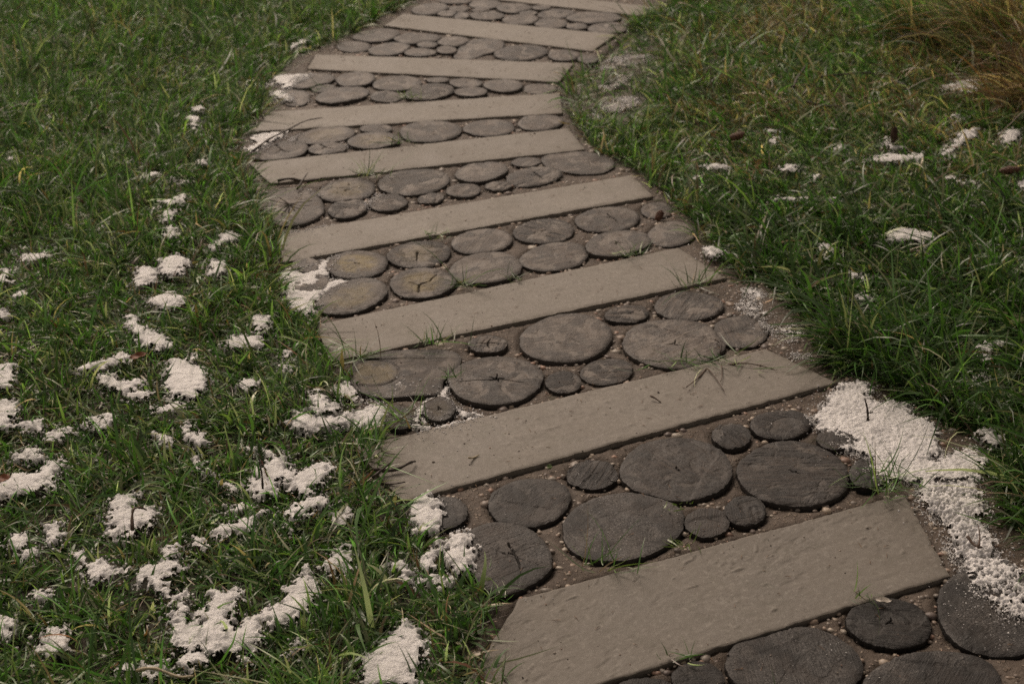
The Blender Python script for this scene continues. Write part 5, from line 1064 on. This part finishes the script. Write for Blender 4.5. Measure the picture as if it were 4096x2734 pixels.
def leafy(name, p, L, Wd, ang, mat, label, cat, curl=.3, z=.03):
    nu, nv = 9, 5; u, v = np.meshgrid(np.linspace(0, 1, nu), np.linspace(-1, 1, nv))
    w = Wd * np.sin(np.pi * u ** .8) ** .8 * (1 + .1 * np.sin(u * 19))
    x = (u - .5) * L; y = v * w * .5; zz = curl * L * (.35 * v ** 2 * .4 + .5 * (u - .5) ** 2) + .002 * np.sin(u * 9 + v * 3)
    idx = np.arange(nu * nv).reshape(nv, nu)
    Q = np.stack([idx[:-1, :-1], idx[:-1, 1:], idx[1:, 1:], idx[1:, :-1]], -1).reshape(-1, 4)
    V = np.c_[x.ravel(), y.ravel(), zz.ravel()]; b = len(V)
    V = np.r_[V, V - np.array([0, 0, .0006])]
    o = link(name, mesh(name, V, np.r_[Q, Q[:, ::-1] + b]), mat, loc=(p[0], p[1], z), label=label, cat=cat)
    o.rotation_euler = (.25, -.15, ang)
for k, (p, l) in enumerate(MISC['leaf']): leafy('dead_leaf', p, .042 if k == 0 else .03, .02, .3, LEAFM, l, 'leaf', .5, .05)
p, l = MISC['weed'][0]; leafy('weed_leaf', p, .014, .011, 1.2, mat_plain('weed green', (.10, .15, .05), (.16, .21, .08), 90), l, 'leaf', .2, .014)
p, l = MISC['scrap'][0]; leafy('scrap', p, .034, .012, -.5, SCRAP, l, 'scrap', .9, .021)
for k, (p, a, L, label) in enumerate(MISC['sprig']):
    root = bpy.data.objects.new('conifer_sprig', None); scene.collection.objects.link(root)
    root['label'] = label; root['category'] = 'sprig'; root.location = (p[0], p[1], .05); root.rotation_euler = (0, -.35, math.radians(a[0]))
    V, Q, T = tube([(-L * .6, 0, 0), (0, .003, .004), (L * .5, 0, .0)], .0018, .0009, 6, k)
    link('stem', mesh('stem', V, Q, T), mat_plain('red twig', (.09, .025, .014), (.16, .05, .025), 200), root)
    n = 130; s = rng.uniform(-.1, 1, n); al = rng.uniform(0, 6.28, n)
    rt = np.c_[s * L * .5, np.zeros(n), np.full(n, .002)]
    fw = .55; d = np.c_[np.full(n, fw), np.cos(al), np.abs(np.sin(al))]; d /= np.linalg.norm(d, axis=1)[:, None]
    nl = rng.uniform(.014, .02, n); sd2 = np.cross(d, [0, 0, 1.0]); sd2 /= np.linalg.norm(sd2, axis=1)[:, None] + 1e-9
    V = np.stack([rt - sd2 * .0007, rt + sd2 * .0007, rt + d * nl[:, None]], 1).reshape(-1, 3)
    me = mesh('needles', V, T=np.arange(3 * n).reshape(n, 3), smooth=False)
    col = np.array((.04, .075, .025)) if k == 0 else np.array((.02, .034, .016))
    attr(me, 'tint', 'FLOAT_COLOR', np.repeat(np.c_[col * rng.uniform(.7, 1.5, (n, 1)), np.ones(n)], 3, 0))
    link('needles', me, GRASS, root, kind='stuff')
ln, l = MISC['blade'][0]
p0, p1 = np.array(ln[0]), np.array(ln[2]); d = p1 - p0
grass_obj('fallen_blade', [blades(np.array([[*p0, .019]]), np.array([math.atan2(d[1], d[0])]), np.array([np.hypot(*d)]), np.array([.0045]), np.array([1.5]), np.array([.08]), np.array([[.04, .07, .035]]), 7, np.array([.1]), zmin=.001)],  # a single grass blade lying on the slab
          label=l, cat='fallen blade', loc=(p0[0], p0[1], 0))
# conifer needles and crumbs strewn over the path
n = 700
P = np.c_[rng.uniform(lo[0], hi[0], n * 3), rng.uniform(1.6, hi[1], n * 3)]; P = P[sdist(P, PATHP) > .0][:n]; n = len(P)
z = on_piece(P) + .0022; a = rng.uniform(0, 6.28, n); L = rng.uniform(.007, .02, n)[:, None]
d = np.c_[np.cos(a), np.sin(a), rng.normal(0, .04, n)]; s = np.c_[-np.sin(a), np.cos(a), np.zeros(n)] * .0006; c = np.c_[P, z]
V = np.stack([c - d * L / 2 - s, c - d * L / 2 + s, c + d * L / 2, c + np.array([0, 0, .0012])], 1).reshape(-1, 3)
b = (np.arange(n) * 4)[:, None, None]
T = (np.array([[(0, 1, 3), (1, 2, 3), (2, 0, 3), (0, 2, 1)]]) + b).reshape(-1, 3)
link('fallen_needles', mesh('fallen_needles', V, T=T, smooth=False), NEEDLE, kind='stuff')
n = 1500
P = np.c_[rng.uniform(lo[0], hi[0], n * 3), rng.uniform(1.6, hi[1], n * 3)]; P = P[(sdist(P, PATHP) > 0) & (vn(P[:, 0] * 5, P[:, 1] * 5, 113) > .45)][:n]
R = rng.lognormal(math.log(.0012), .35, len(P))
V, T = stones(np.c_[P, on_piece(P) + .001], R, .7, 9)
me = mesh('soil_crumbs', V, T=T); attr(me, 'tint', 'FLOAT_COLOR', np.repeat(np.c_[pal[rng.integers(0, 7, len(P))] * rng.uniform(.3, 1.2, (len(P), 1)), np.ones(len(P))], 12, 0))
link('soil_crumbs', me, PEB, kind='stuff')

print('TRIS', sum(len(o.data.loops) - 2 * len(o.data.polygons) for o in scene.objects if o.type == 'MESH'))
